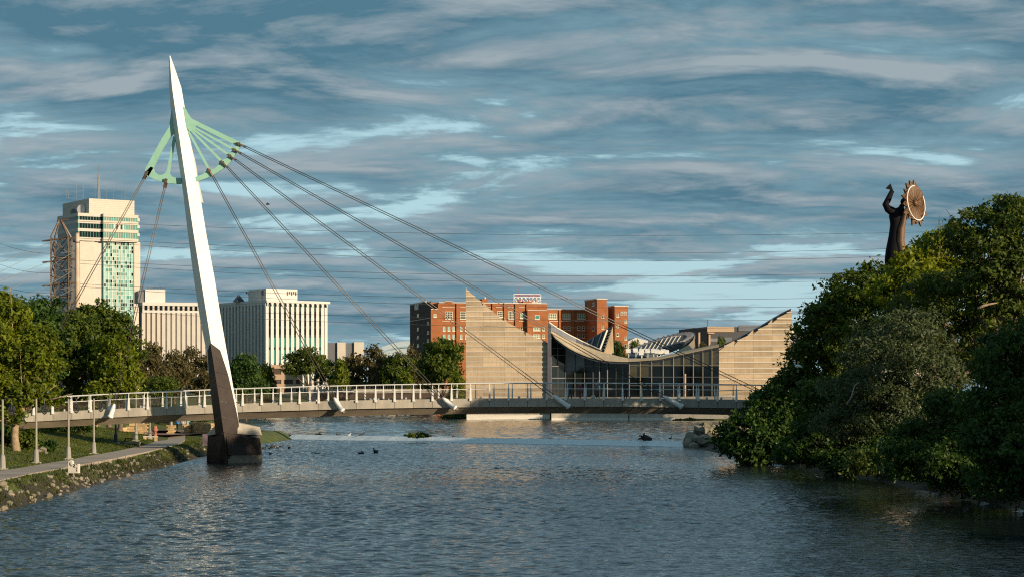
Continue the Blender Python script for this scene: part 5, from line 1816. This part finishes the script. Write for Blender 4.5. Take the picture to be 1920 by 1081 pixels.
for i in range(len(gr_) - 1):
    (p0, d0), (p1, d1) = gr_[i], gr_[i + 1]
    mid = 684.5
    rows_ = [(None, mid, GLASST), (mid, 706, GLASST if i < 2 else GLASSD), (706, 722, GLASSD), (722, 745, GLASSD)]
    for ya, yb, gm in rows_:
        ta, tb2 = (lowpy(p0) + 1.5, lowpy(p1) + 1.5) if ya is None else (ya, ya)
        q = [T(p0 + .3, yb - .4, d0), T(p1 - .3, yb - .4, d1), T(p1 - .3, tb2 + .3, d1), T(p0 + .3, ta + .3, d0)]
        MB().hexa(q, [p + Vector((0, .3, 0)) for p in q]).build('glass_pane', gm, mu_)
        MB().bar(T(p0, yb, d0 - .12), T(p1, yb, d1 - .12), .16).build('transom', MULL if yb < 700 else GREYM, mu_)
    MB().bar(T(p0, lowpy(p0) + 1, d0 - .14), T(p0, 745, d0 - .14), .14).build('mullion', MULL, mu_)
# dark interior behind the glass
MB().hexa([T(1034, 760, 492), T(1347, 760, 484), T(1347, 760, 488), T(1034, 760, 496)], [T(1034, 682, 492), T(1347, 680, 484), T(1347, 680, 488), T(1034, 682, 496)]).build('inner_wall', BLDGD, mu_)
# terrace, its parapet and the quay
MB().hexa([T(1034, 784, 460), T(1380, 784, 449), T(1380, 784, 453), T(1034, 784, 465)], [T(1034, 744, 460), T(1380, 742, 449), T(1380, 742, 453), T(1034, 744, 465)]).build('terrace_wall', CONC, mu_)
for a_, b_ in zip((875, 1034, 1180), (1031, 1178, 1266)):
    D_ = 462 if a_ < 1000 else 453
    y_ = 779.5 if a_ < 1000 else 785
    MB().box(XP(a_, D_), XP(b_, D_), D_, D_ + 5, 0.0, ZP(y_ - 12, D_)).build('quay_wall', CONC, mu_)
    MB().box(XP(a_, D_), XP(b_, D_), D_ - .5, D_ - .002, 0.3, ZP(y_ - 2.5, D_)).build('quay_step', LEDGE, mu_)
# triangular roof fin with dark ribbed face
FD = 486
fin_ = MB()
fin_.prism([T(1149, 611, FD), T(1151, 668, FD), T(1131, 664, FD)], (0, 3, 0))
fin_.build('roof_fin', CONC_W, mu_)
ft = [T(1148.7, 611, FD - .3), T(1131, 664, FD - 1), T(1090, 646, FD + 6)]
MB().prism(ft, (0, .5, .2)).build('roof_fin_face', DARKM, mu_)
for k_ in range(7):
    t0_ = .15 + .11 * k_
    a_ = ft[0].lerp(ft[1], t0_) + Vector((0, -.25, 0))
    b_ = a_.lerp(ft[2], .24)
    MB().bar(a_, b_, .5, .25).build('roof_rib', GREYM, mu_)
for k_ in (.35, .6, .8):
    MB().bar(ft[1].lerp(ft[0], .1).lerp(ft[2], k_) + Vector((0, -.3, 0)), ft[0].lerp(ft[2], k_) + Vector((0, -.3, 0)), .16).build('roof_rib', LEDGE, mu_)
MB().bar(ft[0].lerp(ft[1], .12) + Vector((-1.0, -.3, 0)), ft[1].lerp(ft[0], .08) + Vector((-1.2, -.3, 0)), .35).build('roof_trim', LEDGE, mu_)
# tilted disc roof with radial ribs
def disc(px, py):
    return T(px, py, 474 + (668 - py) * .45)
out_ = []
for k_ in range(40):
    a_ = 2 * math.pi * k_ / 40
    ex, ey = 67 * math.cos(a_), 12.5 * math.sin(a_)
    th = R(-17.5)
    out_.append((1240 + ex * math.cos(th) - ey * math.sin(th), 645 + ex * math.sin(th) + ey * math.cos(th)))
dp = [disc(*p) for p in out_]
MB().prism([p + Vector((0, 0, -.9)) for p in dp], (0, 0, .85)).build('disc_roof', DARKM, mu_)
inn = [((p[0] - 1240) * .80 + 1236, (p[1] - 645) * .70 + 645.5) for p in out_]
for k_ in range(40):
    if k_ < 11 or k_ > 22:
        MB().bar(disc(*inn[k_]) + Vector((0, 0, .15)), disc(inn[k_][0] * .25 + out_[k_][0] * .75, inn[k_][1] * .25 + out_[k_][1] * .75) + Vector((0, 0, .15)), .42, .3).build('roof_rib', GREYM, mu_)
mb = MB()
for k_ in range(40):
    mb.bar(disc(*inn[k_]) + Vector((0, 0, .05)), disc(*inn[(k_ + 1) % 40]) + Vector((0, 0, .05)), .35, .25)
mb.build('roof_ring', NAVY, mu_)
for k_ in range(9):
    f_ = -.75 + 1.5 * k_ / 8
    h_ = math.sqrt(1 - f_ * f_)
    c_, s_ = math.cos(R(-17.5)), math.sin(R(-17.5))
    pp = []
    for sg_ in (-1, 1):
        ex, ey = 67 * .78 * f_ + sg_ * 9 * h_, 12.5 * .62 * h_ * -sg_
        pp.append((1236 + ex * c_ - ey * s_, 645.5 + ex * s_ + ey * c_))
    MB().bar(disc(*pp[0]) + Vector((0, 0, .08)), disc(*pp[1]) + Vector((0, 0, .08)), .14).build('roof_rib', LEDGE, mu_)
dw = [disc(1302, 627), disc(1303.5, 652), disc(1272, 664), disc(1268, 659), disc(1290, 647), disc(1300, 636)]
MB().prism([p + Vector((0, -.1, 0)) for p in dw], (0, 3, 0)).build('disc_wall', CONC_W, mu_)
for px, py in ((1276, 657), (1290, 655), (1303, 652.5), (1312, 651), (1322, 649.5), (1332, 647.5), (1342, 645.5)):
    MB().hexa([T(px - 6, py + 5, 466), T(px - 4.5, py + 5, 466), T(px - 4.5, py + 5, 469), T(px - 6, py + 5, 469)], [T(px, py - 3, 474), T(px + 1.6, py - 3, 474), T(px + 1.6, py - 3, 477), T(px, py - 3, 477)]).build('roof_rib', DARKM, mu_)
for px, py in ((1179, 657), (1192.5, 656), (1204, 657), (1203, 661), (1215, 657), (1226, 657), (1232.5, 658), (1239, 659), (1244.5, 657.5), (1251, 659)):
    fl = link('floodlight', None, mu_)
    p = T(px, py, 471)
    MB().hexa([p + Vector(q) for q in ((-.55, 0, -.45), (.45, 0, -.45), (.45, .7, -.35), (-.55, .7, -.35))], [p + Vector(q) for q in ((-.65, -.1, .35), (.4, -.1, .35), (.4, .5, .5), (-.65, .5, .5))]).build('head', WHITE, fl)
    MB().tube([p + Vector((0, .4, -1.5)), p + Vector((0, .4, -.4))], .09, 5).build('stem', WHITE, fl)
MB().tube([T(1284, 745, 460.5), T(1284, 700, 460.5)], .3, 6).build('column', TANW, mu_)

# ------------------------------------------------------------------ pylon, pole and power lines
PD = 400.0
py_ = thing('power_pylon', 'rusty steel lattice power tower in front of the glass office tower', 'pylon', (XP(115, PD), PD, 0))
X0 = XP(115, PD)
hw, hd = (133 - 98) / 2 / F * PD, 1.6
zt2 = ZP(446, PD)
legs = [(-hw + .15, -hd), (hw - .15, -hd), (hw - .15, hd), (-hw + .15, hd)]
for x, y in legs:
    MB().bar((x, y, 2.5), (x, y, zt2), .26).build('leg', GALV, py_)
nseg_ = 9
for q in range(nseg_):
    za, zb3 = zt2 - (zt2 - 2.5) * q / nseg_, zt2 - (zt2 - 2.5) * (q + 1) / nseg_
    for k_ in range(4):
        (xa_, ya_), (xb_, yb_) = legs[k_], legs[(k_ + 1) % 4]
        MB().bar((xa_, ya_, za), (xb_, yb_, zb3), .15).build('brace', GALV, py_)
        MB().bar((xb_, yb_, za), (xa_, ya_, zb3), .15).build('brace', GALV, py_)
        MB().bar((xa_, ya_, zb3), (xb_, yb_, zb3), .15).build('strut', GALV, py_)
apx = (XP(113, PD) - X0, 0, ZP(414, PD))
for x, y in legs:
    MB().bar((x, y, zt2), (apx[0] + (x * .12), y * .2, apx[2]), .24).build('peak_leg', GALV, py_)
MB().bar((apx[0] - .6, 0, apx[2]), (apx[0] + 1.6, 0, apx[2] + .2), .3).build('cap', DARKW, py_)
ARM = []
for yy in (447, 487, 531, 569):
    z = ZP(yy, PD)
    MB().bar((-hw - 1.4, -hd, z - .6), (hw + 1.0, hd, z + .3), .34, .3).bar((-hw - 1.4, -hd, z - .6), (hw, -hd, z + .1), .2).build('cross_arm', DARKW, py_)
    MB().bar((hw, 0, z - 1.6 + .4), (hw + 1.6, .4, z - .9), .16).build('insulator', GREYM, py_)
    ARM.append(z)
mo = thing('power_pole', 'tall pale tubular steel pole beside the lattice power tower', 'pole', (XP(145, 396), 396, 0))
MB().tube([(0, 0, 2), (0, 0, ZP(460, 396)), (0, 0, ZP(438, 396))], [.62, .42, .36], 14).build('shaft', mat('weathered_white_steel', (.62, .52, .42), .6, .25, .5, col2=(.45, .28, .17)), mo, True)
MB().tube([(0, 0, ZP(438, 396)), (0, 0, ZP(436, 396))], [.38, .38], 14).tube([(0, 0, ZP(456, 396)), (0, 0, ZP(453.5, 396))], [.46, .46], 14).build('collar', GALV, mo)
for yy in (470, 503, 537):
    MB().bar((-.3, 0, ZP(yy, 396)), (-3.0, -.3, ZP(yy + 5, 396)), .14).build('insulator', GREYM, mo)
ordn = ['topmost', 'second from the top', 'third from the top', 'fourth from the top', 'fifth from the top', 'sixth from the top', 'seventh from the top', 'eighth from the top', 'ninth from the top']
LN = [(146, 415, 440, 437), (133, 446, 474, 467), (148, 452, 488, 481), (133, 487, 516, 511), (148, 494, 529, 524), (133, 531, 560, 556), (148, 537, 574, 571), (133, 569, 598, 597), (148, 578, 612, 609)]
for q, (x0_, ya, ym, yb) in enumerate(LN):
    A0 = T(x0_, ya, PD)
    pts_ = []
    c_ = np.polyfit([x0_, 960, 1650], [ya, ym, yb], 2)
    for k_ in range(41):
        px = x0_ + (2050 - x0_) * k_ / 40
        pts_.append(T(px, float(np.polyval(c_, px)), PD + 20 * k_ / 40))
    o = MB().tube(pts_, .032, 4, 0, False).build('power_line', WIRE)
    tag(o, 'thin dark power line across the whole sky, %s of the set' % ordn[q], 'power line', 'power lines across the sky')
for q, (x0_, ya, xm, ym, xb, yb, lab, m_) in enumerate([
    (98, 452, 50, 473, -20, 498, 'sunlit power line falling left from the upper arm of the lattice tower', LAMPP),
    (97, 458, 50, 484, -20, 519, 'sunlit power line just below the uppermost one left of the lattice tower', LAMPP),
    (95, 490, 50, 507, -20, 535, 'sunlit power line falling left from the second arm of the lattice tower', LAMPP),
    (140, 471, 60, 520, -20, 566, 'sunlit power line crossing in front of the lattice tower to the lower left', LAMPP),
    (140, 505, 80, 540, 0, 580, 'sunlit power line running down into the left trees', LAMPP),
    (140, 540, 90, 565, 20, 597, 'lowest sunlit power line running down into the left trees', LAMPP),
    (98, 475, 45, 470, -20, 448, 'dark sagging power line left of the lattice tower, upper one', WIRE),
    (98, 511, 45, 508, -20, 487, 'dark sagging power line left of the lattice tower, middle one', WIRE),
    (98, 548, 45, 546, -20, 527, 'dark sagging power line left of the lattice tower, lowest one', WIRE)]):
    c_ = np.polyfit([x0_, xm, xb], [ya, ym, yb], 2)
    D2 = 330 if m_ is LAMPP else 470  # sunlit wires get a pale colour that carries the light, the others stay dark
    pts_ = [T(x0_ + (xb - x0_) * k_ / 16, float(np.polyval(c_, x0_ + (xb - x0_) * k_ / 16)), PD - 3 + (D2 - PD) * k_ / 16) for k_ in range(17)]
    tag(MB().tube(pts_, .036 if m_ is LAMPP else .032, 4, 0, False).build('power_line', m_), lab, 'power line')

# ------------------------------------------------------------------ the statue above the trees: a plain robed figure with a pleated round fan
SD = 230.0
st = thing('statue', 'tall dark metal statue of a robed figure raising an arm before a round brown fan', 'statue', (XP(1680, SD), SD, 0))
SO = Vector((XP(1680, SD), SD, 0))
sp = lambda px, py, dy=0.0: T(px, py, SD) - SO + Vector((0, dy, 0))
prof_ = [(1677, 600, 15, .8), (1677, 520, 15, .8), (1676.5, 488, 18, 1.0), (1677, 470, 16.5, .9), (1680, 440, 13.5, .75), (1682, 420, 13, .75), (1681, 405, 14.5, .75), (1684, 395, 12.5, .6), (1690, 388, 5, .33), (1692, 383, 4.5, .3)]
mb = MB()
rg = []
for cx, cy, hw_, dp_ in prof_:
    rg.append([sp(cx + hw_ * math.cos(2 * math.pi * k_ / 14), cy, dp_ * math.sin(2 * math.pi * k_ / 14)) for k_ in range(14)])
mb.loft(rg)
mb.build('robe', BRONZE, st, True)
MB().ball(sp(1694, 379), (.33, .36, .42), 10, 7).tube([sp(1688.5, 377), sp(1690.5, 379)], [.05, .12], 6).build('head', BRONZE, st, True)
MB().tube([sp(1674, 398, -.2), sp(1664, 392, -.3), sp(1659.5, 384, -.3), sp(1664, 376, -.3), sp(1672, 358, -.3)], [.5, .42, .36, .33, .24], 10).build('arm', BRONZE, st, True)
MB().hexa([sp(1668, 356, -.45), sp(1674.5, 361, -.45), sp(1674.5, 361, -.1), sp(1668, 356, -.1)], [sp(1659.5, 354, -.42), sp(1668.5, 345, -.42), sp(1668.5, 345, -.15), sp(1659.5, 354, -.15)]).build('hand', BRONZE, st)
cape = MB()
cp_ = [(1698, 394, 4, .7), (1694, 408, 6, .85), (1688, 430, 7.5, .9), (1686.5, 452, 8.5, .95), (1690, 478, 9, 1.0), (1691, 500, 8, 1.0)]
cape.loft([[sp(cx + hw_ * math.cos(2 * math.pi * k_ / 10), cy, -.35 + dp_ * .8 * math.sin(2 * math.pi * k_ / 10)) for k_ in range(10)] for cx, cy, hw_, dp_ in cp_])
cape.build('cape', RUST, st, True)
# the fan: wedge pleats about a hub, tilted towards the low sun
hub = sp(1716, 381, .2)
nv = Vector((.74, -.62, .12)).normalized()
e1 = Vector((0, 0, 1)) - nv * nv.z
e1.normalize()
e2 = nv.cross(e1)
rad_ = 44 / F * SD
NP = 17
for k_ in range(NP):
    a_ = 2 * math.pi * (k_ + .5) / NP
    if 2.55 < (a_ if e2.x > 0 else 2 * math.pi - a_) < 3.6:
        pass
    da = math.pi / NP
    lf = 1 + .07 * math.sin(k_ * 2.9) + .04 * math.sin(k_ * 5.3)
    P_ = lambda r2, an, h2=0.0: hub + (e1 * math.cos(an) + e2 * math.sin(an)) * r2 * (lf if r2 > .9 else 1) * rad_ + nv * h2
    MB().add([P_(.12, a_), P_(.78, a_ - da, .10), P_(.91, a_ - da * .55, .02), P_(1.0, a_, -.05), P_(.91, a_ + da * .55, .02), P_(.78, a_ + da, .10), P_(.78, a_, -.16),
              P_(.12, a_, -.25), P_(.78, a_ - da, -.12), P_(1.0, a_, -.2), P_(.78, a_ + da, -.12)],
             [(0, 1, 6), (1, 2, 6), (2, 3, 6), (3, 4, 6), (4, 5, 6), (5, 0, 6), (7, 8, 9), (7, 9, 10), (0, 7, 8, 1), (5, 10, 7, 0), (1, 8, 9, 3), (3, 9, 10, 5)]).build('fan_pleat', RUST, st)
MB().tube([P_(.74, 2 * math.pi * k_ / 40, .16) for k_ in range(34)], .065, 6, 0, False).build('fan_ring', WHITE, st)
MB().ball(hub + nv * .02, .32, 10, 6).build('fan_hub', RUST, st, True)
MB().bar(hub - nv * .3, sp(1696, 384), .3).build('fan_support', BRONZE, st)
MB().tube([(-.2, 0, 2), (-.2, 0, 13.8)], [3.2, 2.6], 12).build('pedestal', CONC, st)

# ------------------------------------------------------------------ people
def person_mat(nm, shoe, legs_, shirt, skin, hair, waist=.50, neck=.84, hairline=.93):
    m = bpy.data.materials.new(nm)
    m.use_nodes = True
    t = m.node_tree
    b = t.nodes['Principled BSDF']
    b.inputs['Roughness'].default_value = .8
    tc = N(t, 'ShaderNodeTexCoord')
    sx = N(t, 'ShaderNodeSeparateXYZ')
    t.links.new(tc.outputs['Generated'], sx.inputs[0])
    c = RAMP(t, sx.outputs[2], [(0, shoe), (.05, legs_), (waist, shirt), (neck, skin), (hairline, hair)], 'CONSTANT')
    t.links.new(c, b.inputs['Base Color'])
    return m


def person(label, loc, rz, m, h=1.72, pose=None):
    root = thing('person', label, 'person', loc, rz, 'people at the bridge')
    p = dict(lh=(-.22, -.12, .80), rh=(.22, -.12, .80), le=(-.26, .02, 1.08), re=(.26, .02, 1.08), lf=(-.10, 0, .04), rf=(.11, 0, .04))
    p.update(pose or {})
    J = [(0, 0, .93), (0, 0, 1.12), (0, 0, 1.34), (0, -.01, 1.48), (0, -.02, 1.58), (0, -.03, 1.72), (-.18, 0, 1.38), p['le'], p['lh'], (.18, 0, 1.38), p['re'], p['rh'],
         (-.09, 0, .88), ((p['lf'][0] - .09) / 2, p['lf'][1] / 2 - .03, .48), p['lf'], (p['lf'][0], p['lf'][1] - .15, .03), (.09, 0, .88), ((p['rf'][0] + .09) / 2, p['rf'][1] / 2 - .03, .48), p['rf'], (p['rf'][0], p['rf'][1] - .15, .03)]
    E = [(0, 1), (1, 2), (2, 3), (3, 4), (4, 5), (2, 6), (6, 7), (7, 8), (2, 9), (9, 10), (10, 11), (0, 12), (12, 13), (13, 14), (14, 15), (0, 16), (16, 17), (17, 18), (18, 19)]
    RD = [.15, .14, .15, .06, .085, .085, .07, .052, .04, .07, .052, .04, .095, .07, .05, .04, .095, .07, .05, .04]
    me = bpy.data.meshes.new('body')
    me.from_pydata([tuple(c * h / 1.76 for c in v) for v in J], E, [])
    me.materials.append(m)
    o = link('body', me, root)
    md = o.modifiers.new('skin', 'SKIN')
    for i, sv in enumerate(me.skin_vertices[0].data):
        sv.radius = (RD[i], RD[i])
        sv.use_root = i == 0
    sb = o.modifiers.new('sub', 'SUBSURF')
    sb.levels = sb.render_levels = 1
    return root


SKIN, SKIN_D = (.42, .25, .17), (.20, .11, .07)
def on_deck(px, dy):
    return (XP(px, BY0 + dy), BY0 + dy, deck_z(px) - .06)


pa = person('person in a blue grey jacket and dark trousers holding a bag on the bridge', on_deck(1068, 1.6), R(70), person_mat('clothes_blue_grey', (.02, .02, .02), (.02, .02, .025), (.09, .12, .17), SKIN_D, (.03, .025, .02)), 1.74, dict(lh=(-.10, -.28, 1.02), rh=(.10, -.28, 1.0), lf=(-.12, .10, .04), rf=(.12, -.14, .04)))
bg = link('handbag', None, None, on_deck(1074.5, 1.4))
bg.location.z += .62
tag(bg, 'small dark red bag held by the person in the blue grey jacket', 'bag')
MB().box(-.16, .16, -.06, .06, 0, .24).build('pouch', mat('dark_red_leather', (.09, .02, .03), .6), bg)
MB().tube([(-.12, 0, .24), (-.08, 0, .38), (.08, 0, .38), (.12, 0, .24)], .015, 5).build('strap', BLACKP, bg)
person('person all in crimson leaning on the far railing of the bridge', on_deck(1088, 2.0), R(110), person_mat('clothes_crimson', (.03, .015, .015), (.13, .012, .03), (.30, .022, .075), SKIN, (.02, .015, .012)), 1.62, dict(lh=(-.12, -.30, 1.08), rh=(.20, -.28, 1.05)))
person('person in a grey shirt and dark knee length shorts facing the camera', on_deck(1121, 1.3), R(0), person_mat('clothes_grey', (.5, .45, .4), (.02, .022, .03), (.22, .22, .22), SKIN, (.25, .24, .23), .46), 1.76, dict(lh=(-.30, -.05, .86), rh=(.30, -.05, .86)))
person('person in dark clothes behind the railing, rightmost of those on the bridge', on_deck(1173, 2.2), R(10), person_mat('clothes_black', (.02, .02, .02), (.018, .018, .02), (.02, .03, .035), SKIN_D, (.02, .018, .015)), 1.68)
ck = link('cool_box', None, None, on_deck(1112, 1.2))
tag(ck, 'small pale blue cool box on the bridge deck beside the shorts wearer', 'cool box')
MB().box(-.17, .17, -.12, .12, 0, .26).build('tub', mat('pale_blue_plastic', (.30, .42, .55), .5), ck)
MB().box(-.18, .18, -.13, .13, .262, .32).build('lid', WHITE, ck)
def on_ground(px, D):
    x = XP(px, D)
    return (x, D, max(gz(x, D), 1.69 if 229 < D < 264 and px > 300 else 0))


person('walker in a bright blue shirt between the stone pillars under the bridge', on_ground(333, 252), R(160), person_mat('clothes_bright_blue', (.05, .05, .05), (.03, .03, .04), (.05, .24, .62), SKIN, (.03, .02, .02)), 1.75, dict(lf=(-.1, .2, .04), rf=(.1, -.2, .04)))
person('walker in a pale shirt beside the one in blue under the bridge', on_ground(343.5, 250), R(175), person_mat('clothes_pale', (.05, .05, .05), (.05, .045, .04), (.55, .48, .44), SKIN, (.05, .03, .02)), 1.72, dict(lf=(-.1, -.2, .04), rf=(.1, .2, .04)))
person('walker with a teal top next to the curved stone wall', on_ground(352.5, 252), R(185), person_mat('clothes_teal', (.05, .05, .05), (.22, .20, .19), (.10, .42, .50), SKIN, (.04, .03, .02)), 1.66)
person('small figure in red and white on the stone terrace under the bridge', (XP(227, 249), 249, 2.32), R(20), person_mat('clothes_red_white', (.5, .5, .5), (.55, .60, .70), (.42, .06, .05), SKIN, (.05, .03, .02)), 1.2)

# ------------------------------------------------------------------ birds and driftwood
def duck_mesh(m):
    a_ = MB()
    a_.ball((0, 0, .06), (.22, .10, .10), 8, 5).tube([(.17, 0, .08), (.21, 0, .20), (.24, 0, .24)], [.045, .035, .05], 6).tube([(.24, 0, .24), (.33, 0, .23)], [.03, .012], 5).tube([(-.18, 0, .09), (-.30, 0, .15)], [.06, .015], 5)
    return a_.mesh('duck', m, True)


dk_, wk_ = duck_mesh(FEATHER), duck_mesh(WFEATHER)
dl = [(493.5, 841, 1.2, 'largest dark duck, leftmost of the flock beside the mast foot'), (500, 836.5, .9, 'dark duck at the back of the flock, second from the mast foot'), (510, 835, .9, 'dark duck at the back of the flock right of the mast foot'), (511, 839, 1.1, 'dark duck in the middle of the flock'),
      (505, 841, .8, 'small dark duck just left of the flock middle'), (521, 840, 1.0, 'dark duck right of the flock middle'), (527, 837, .9, 'dark duck behind the right part of the flock'), (542, 840, 1.1, 'rightmost dark duck of the flock by the mast'),
      (507, 851, .8, 'dark duck nearest the camera beside the mast foot'), (675, 850, .9, 'left one of two dark ducks swimming close together in mid river'), (680, 850, .9, 'right one of two dark ducks swimming close together in mid river'), (704.5, 848, 1.6, 'big dark duck alone in mid river')]
for q, (px, py, s_, lab) in enumerate(dl):
    D = EYE * F / (py - HZ)
    o = link('duck', dk_, None, (XP(px, D), D, .02), (0, 0, q * 2.1), (s_ * 1.15,) * 3)
    tag(o, lab, 'duck', 'dark ducks on the river')
for q, (px, py, lab) in enumerate(((588, 848.5, 'left white duck of the pale cluster right of the mast'), (592, 849.5, 'middle white duck of the pale cluster right of the mast'), (596.5, 849.5, 'right white duck of the pale cluster right of the mast'))):
    D = EYE * F / (py - HZ)
    tag(link('duck', wk_, None, (XP(px, D), D, .02), (0, 0, q * 1.3), (1.1,) * 3), lab, 'duck', 'white ducks on the river')
for q, (px, lab, m_) in enumerate(((595.5, 'left dark bird of a pair standing on the dam', dk_), (601, 'right dark bird of a pair standing on the dam', dk_), (634, 'single dark bird on the dam left of the white one', dk_), (654, 'white bird on the dam', wk_), (850, 'small dark bird on the dam right of the weeds', dk_))):
    x_ = None
    D = 280.0
    for _ in range(6):
        D = crest(XP(px, D)) + .1
    tag(link('water_bird', m_, None, (XP(px, D), D, .60), (0, 0, q * 1.9), (1.3,) * 3), lab, 'bird', 'birds on the dam')


def wader(name, label, cat, loc, m, s_, rz):
    r_ = thing(name, label, cat, loc, rz)
    MB().ball((0, 0, .55), (.30, .13, .15), 8, 5).tube([(-.2, 0, .55), (-.42, 0, .42)], [.10, .02], 6).tube([(.2, 0, .6), (.30, 0, .80), (.24, 0, .98), (.34, 0, 1.10)], [.08, .045, .04, .06], 6).tube([(.36, 0, 1.10), (.56, 0, 1.05)], [.03, .008], 5).build('body', m, r_, True)
    for sy in (-.05, .05):
        MB().tube([(0, sy, .45), (.02, sy, .22), (0, sy, 0)], .016, 4).build('leg', BLACKP, r_)
    r_.scale = (s_, s_, s_)
    return r_


wader('egret', 'white egret perched in the top of the overhanging tree on the right bank', 'egret', T(1496, 697, 180.5), WFEATHER, .95, R(150))
D = crest(XP(1257, 248)) + .1
wader('heron', 'small dark heron standing on the dam near the right boulders', 'heron', (XP(1257, D), D, .60), FEATHER, .6, R(30))
D = crest(XP(1211, 250)) + .3
sn = thing('tree_stump', 'dark uprooted tree stump stranded on the dam', 'driftwood', (XP(1211, D), D, .55))
mb = MB()
mb.tube([(.7, 0, .15), (.2, 0, .25), (-.3, 0, .35)], [.22, .38, .45], 9)
mb.tube([(-.2, 0, .4), (-.25, .1, .75), (-.1, 0, .98)], [.2, .12, .05], 6).tube([(-.3, 0, .4), (-.6, 0, .6), (-.85, .1, .62)], [.18, .1, .04], 6).tube([(-.3, 0, .3), (-.7, -.1, .3), (-.95, 0, .2)], [.2, .12, .04], 6).tube([(-.1, 0, .4), (.05, -.1, .75)], [.12, .04], 6)
mb.build('wood', DRIFT, sn, True)
D = crest(XP(679, 270)) + .3
MB_ = MB().tube([(-.5, 0, .05), (0, 0, .15), (.3, 0, .4), (.5, 0, .7)], [.05, .06, .05, .02], 5)
o = MB_.build('branch', DRIFT)
o.location = (XP(679, D), D, .6)
tag(o, 'dark forked stick caught on the dam left of the weeds', 'driftwood')
bb = MB().ball((0, 0, 0), (.16, .06, .06), 6, 4).add([(0, 0, .02), (.08, .02, .02), (-.02, .45, .12)], [(0, 1, 2)]).add([(0, 0, .02), (.08, -.02, .02), (-.02, -.45, .12)], [(0, 1, 2)]).build('flying_bird', FEATHER)
bb.location = T(502, 383, 150)
tag(bb, 'tiny dark bird flying between the stay cables', 'bird')
# pale dead branches among the right bank trees
for pts_, r0_, m_, lab in (([(1833, 578), (1845, 572), (1858, 569), (1870, 567)], .10, BARK_L, 'sunlit bare branch in the upper right trees'), ([(1588, 758), (1597, 742), (1602, 722), (1612, 715)], .05, LAMPP, 'pale dead branch hanging in the willow like tree')):
    D = 128 if pts_[0][0] > 1700 else 125
    pp = [T(a_, b_, D) for a_, b_ in pts_]
    o = MB().tube(pp, [r0_, r0_ * .9, r0_ * .7, r0_ * .3], 6).tube([pp[1], pp[1] + Vector((.2, -.1, .25))], [r0_ * .5, r0_ * .2], 5).build('bare_branch', m_, None, True)
    tag(o, lab, 'branch')
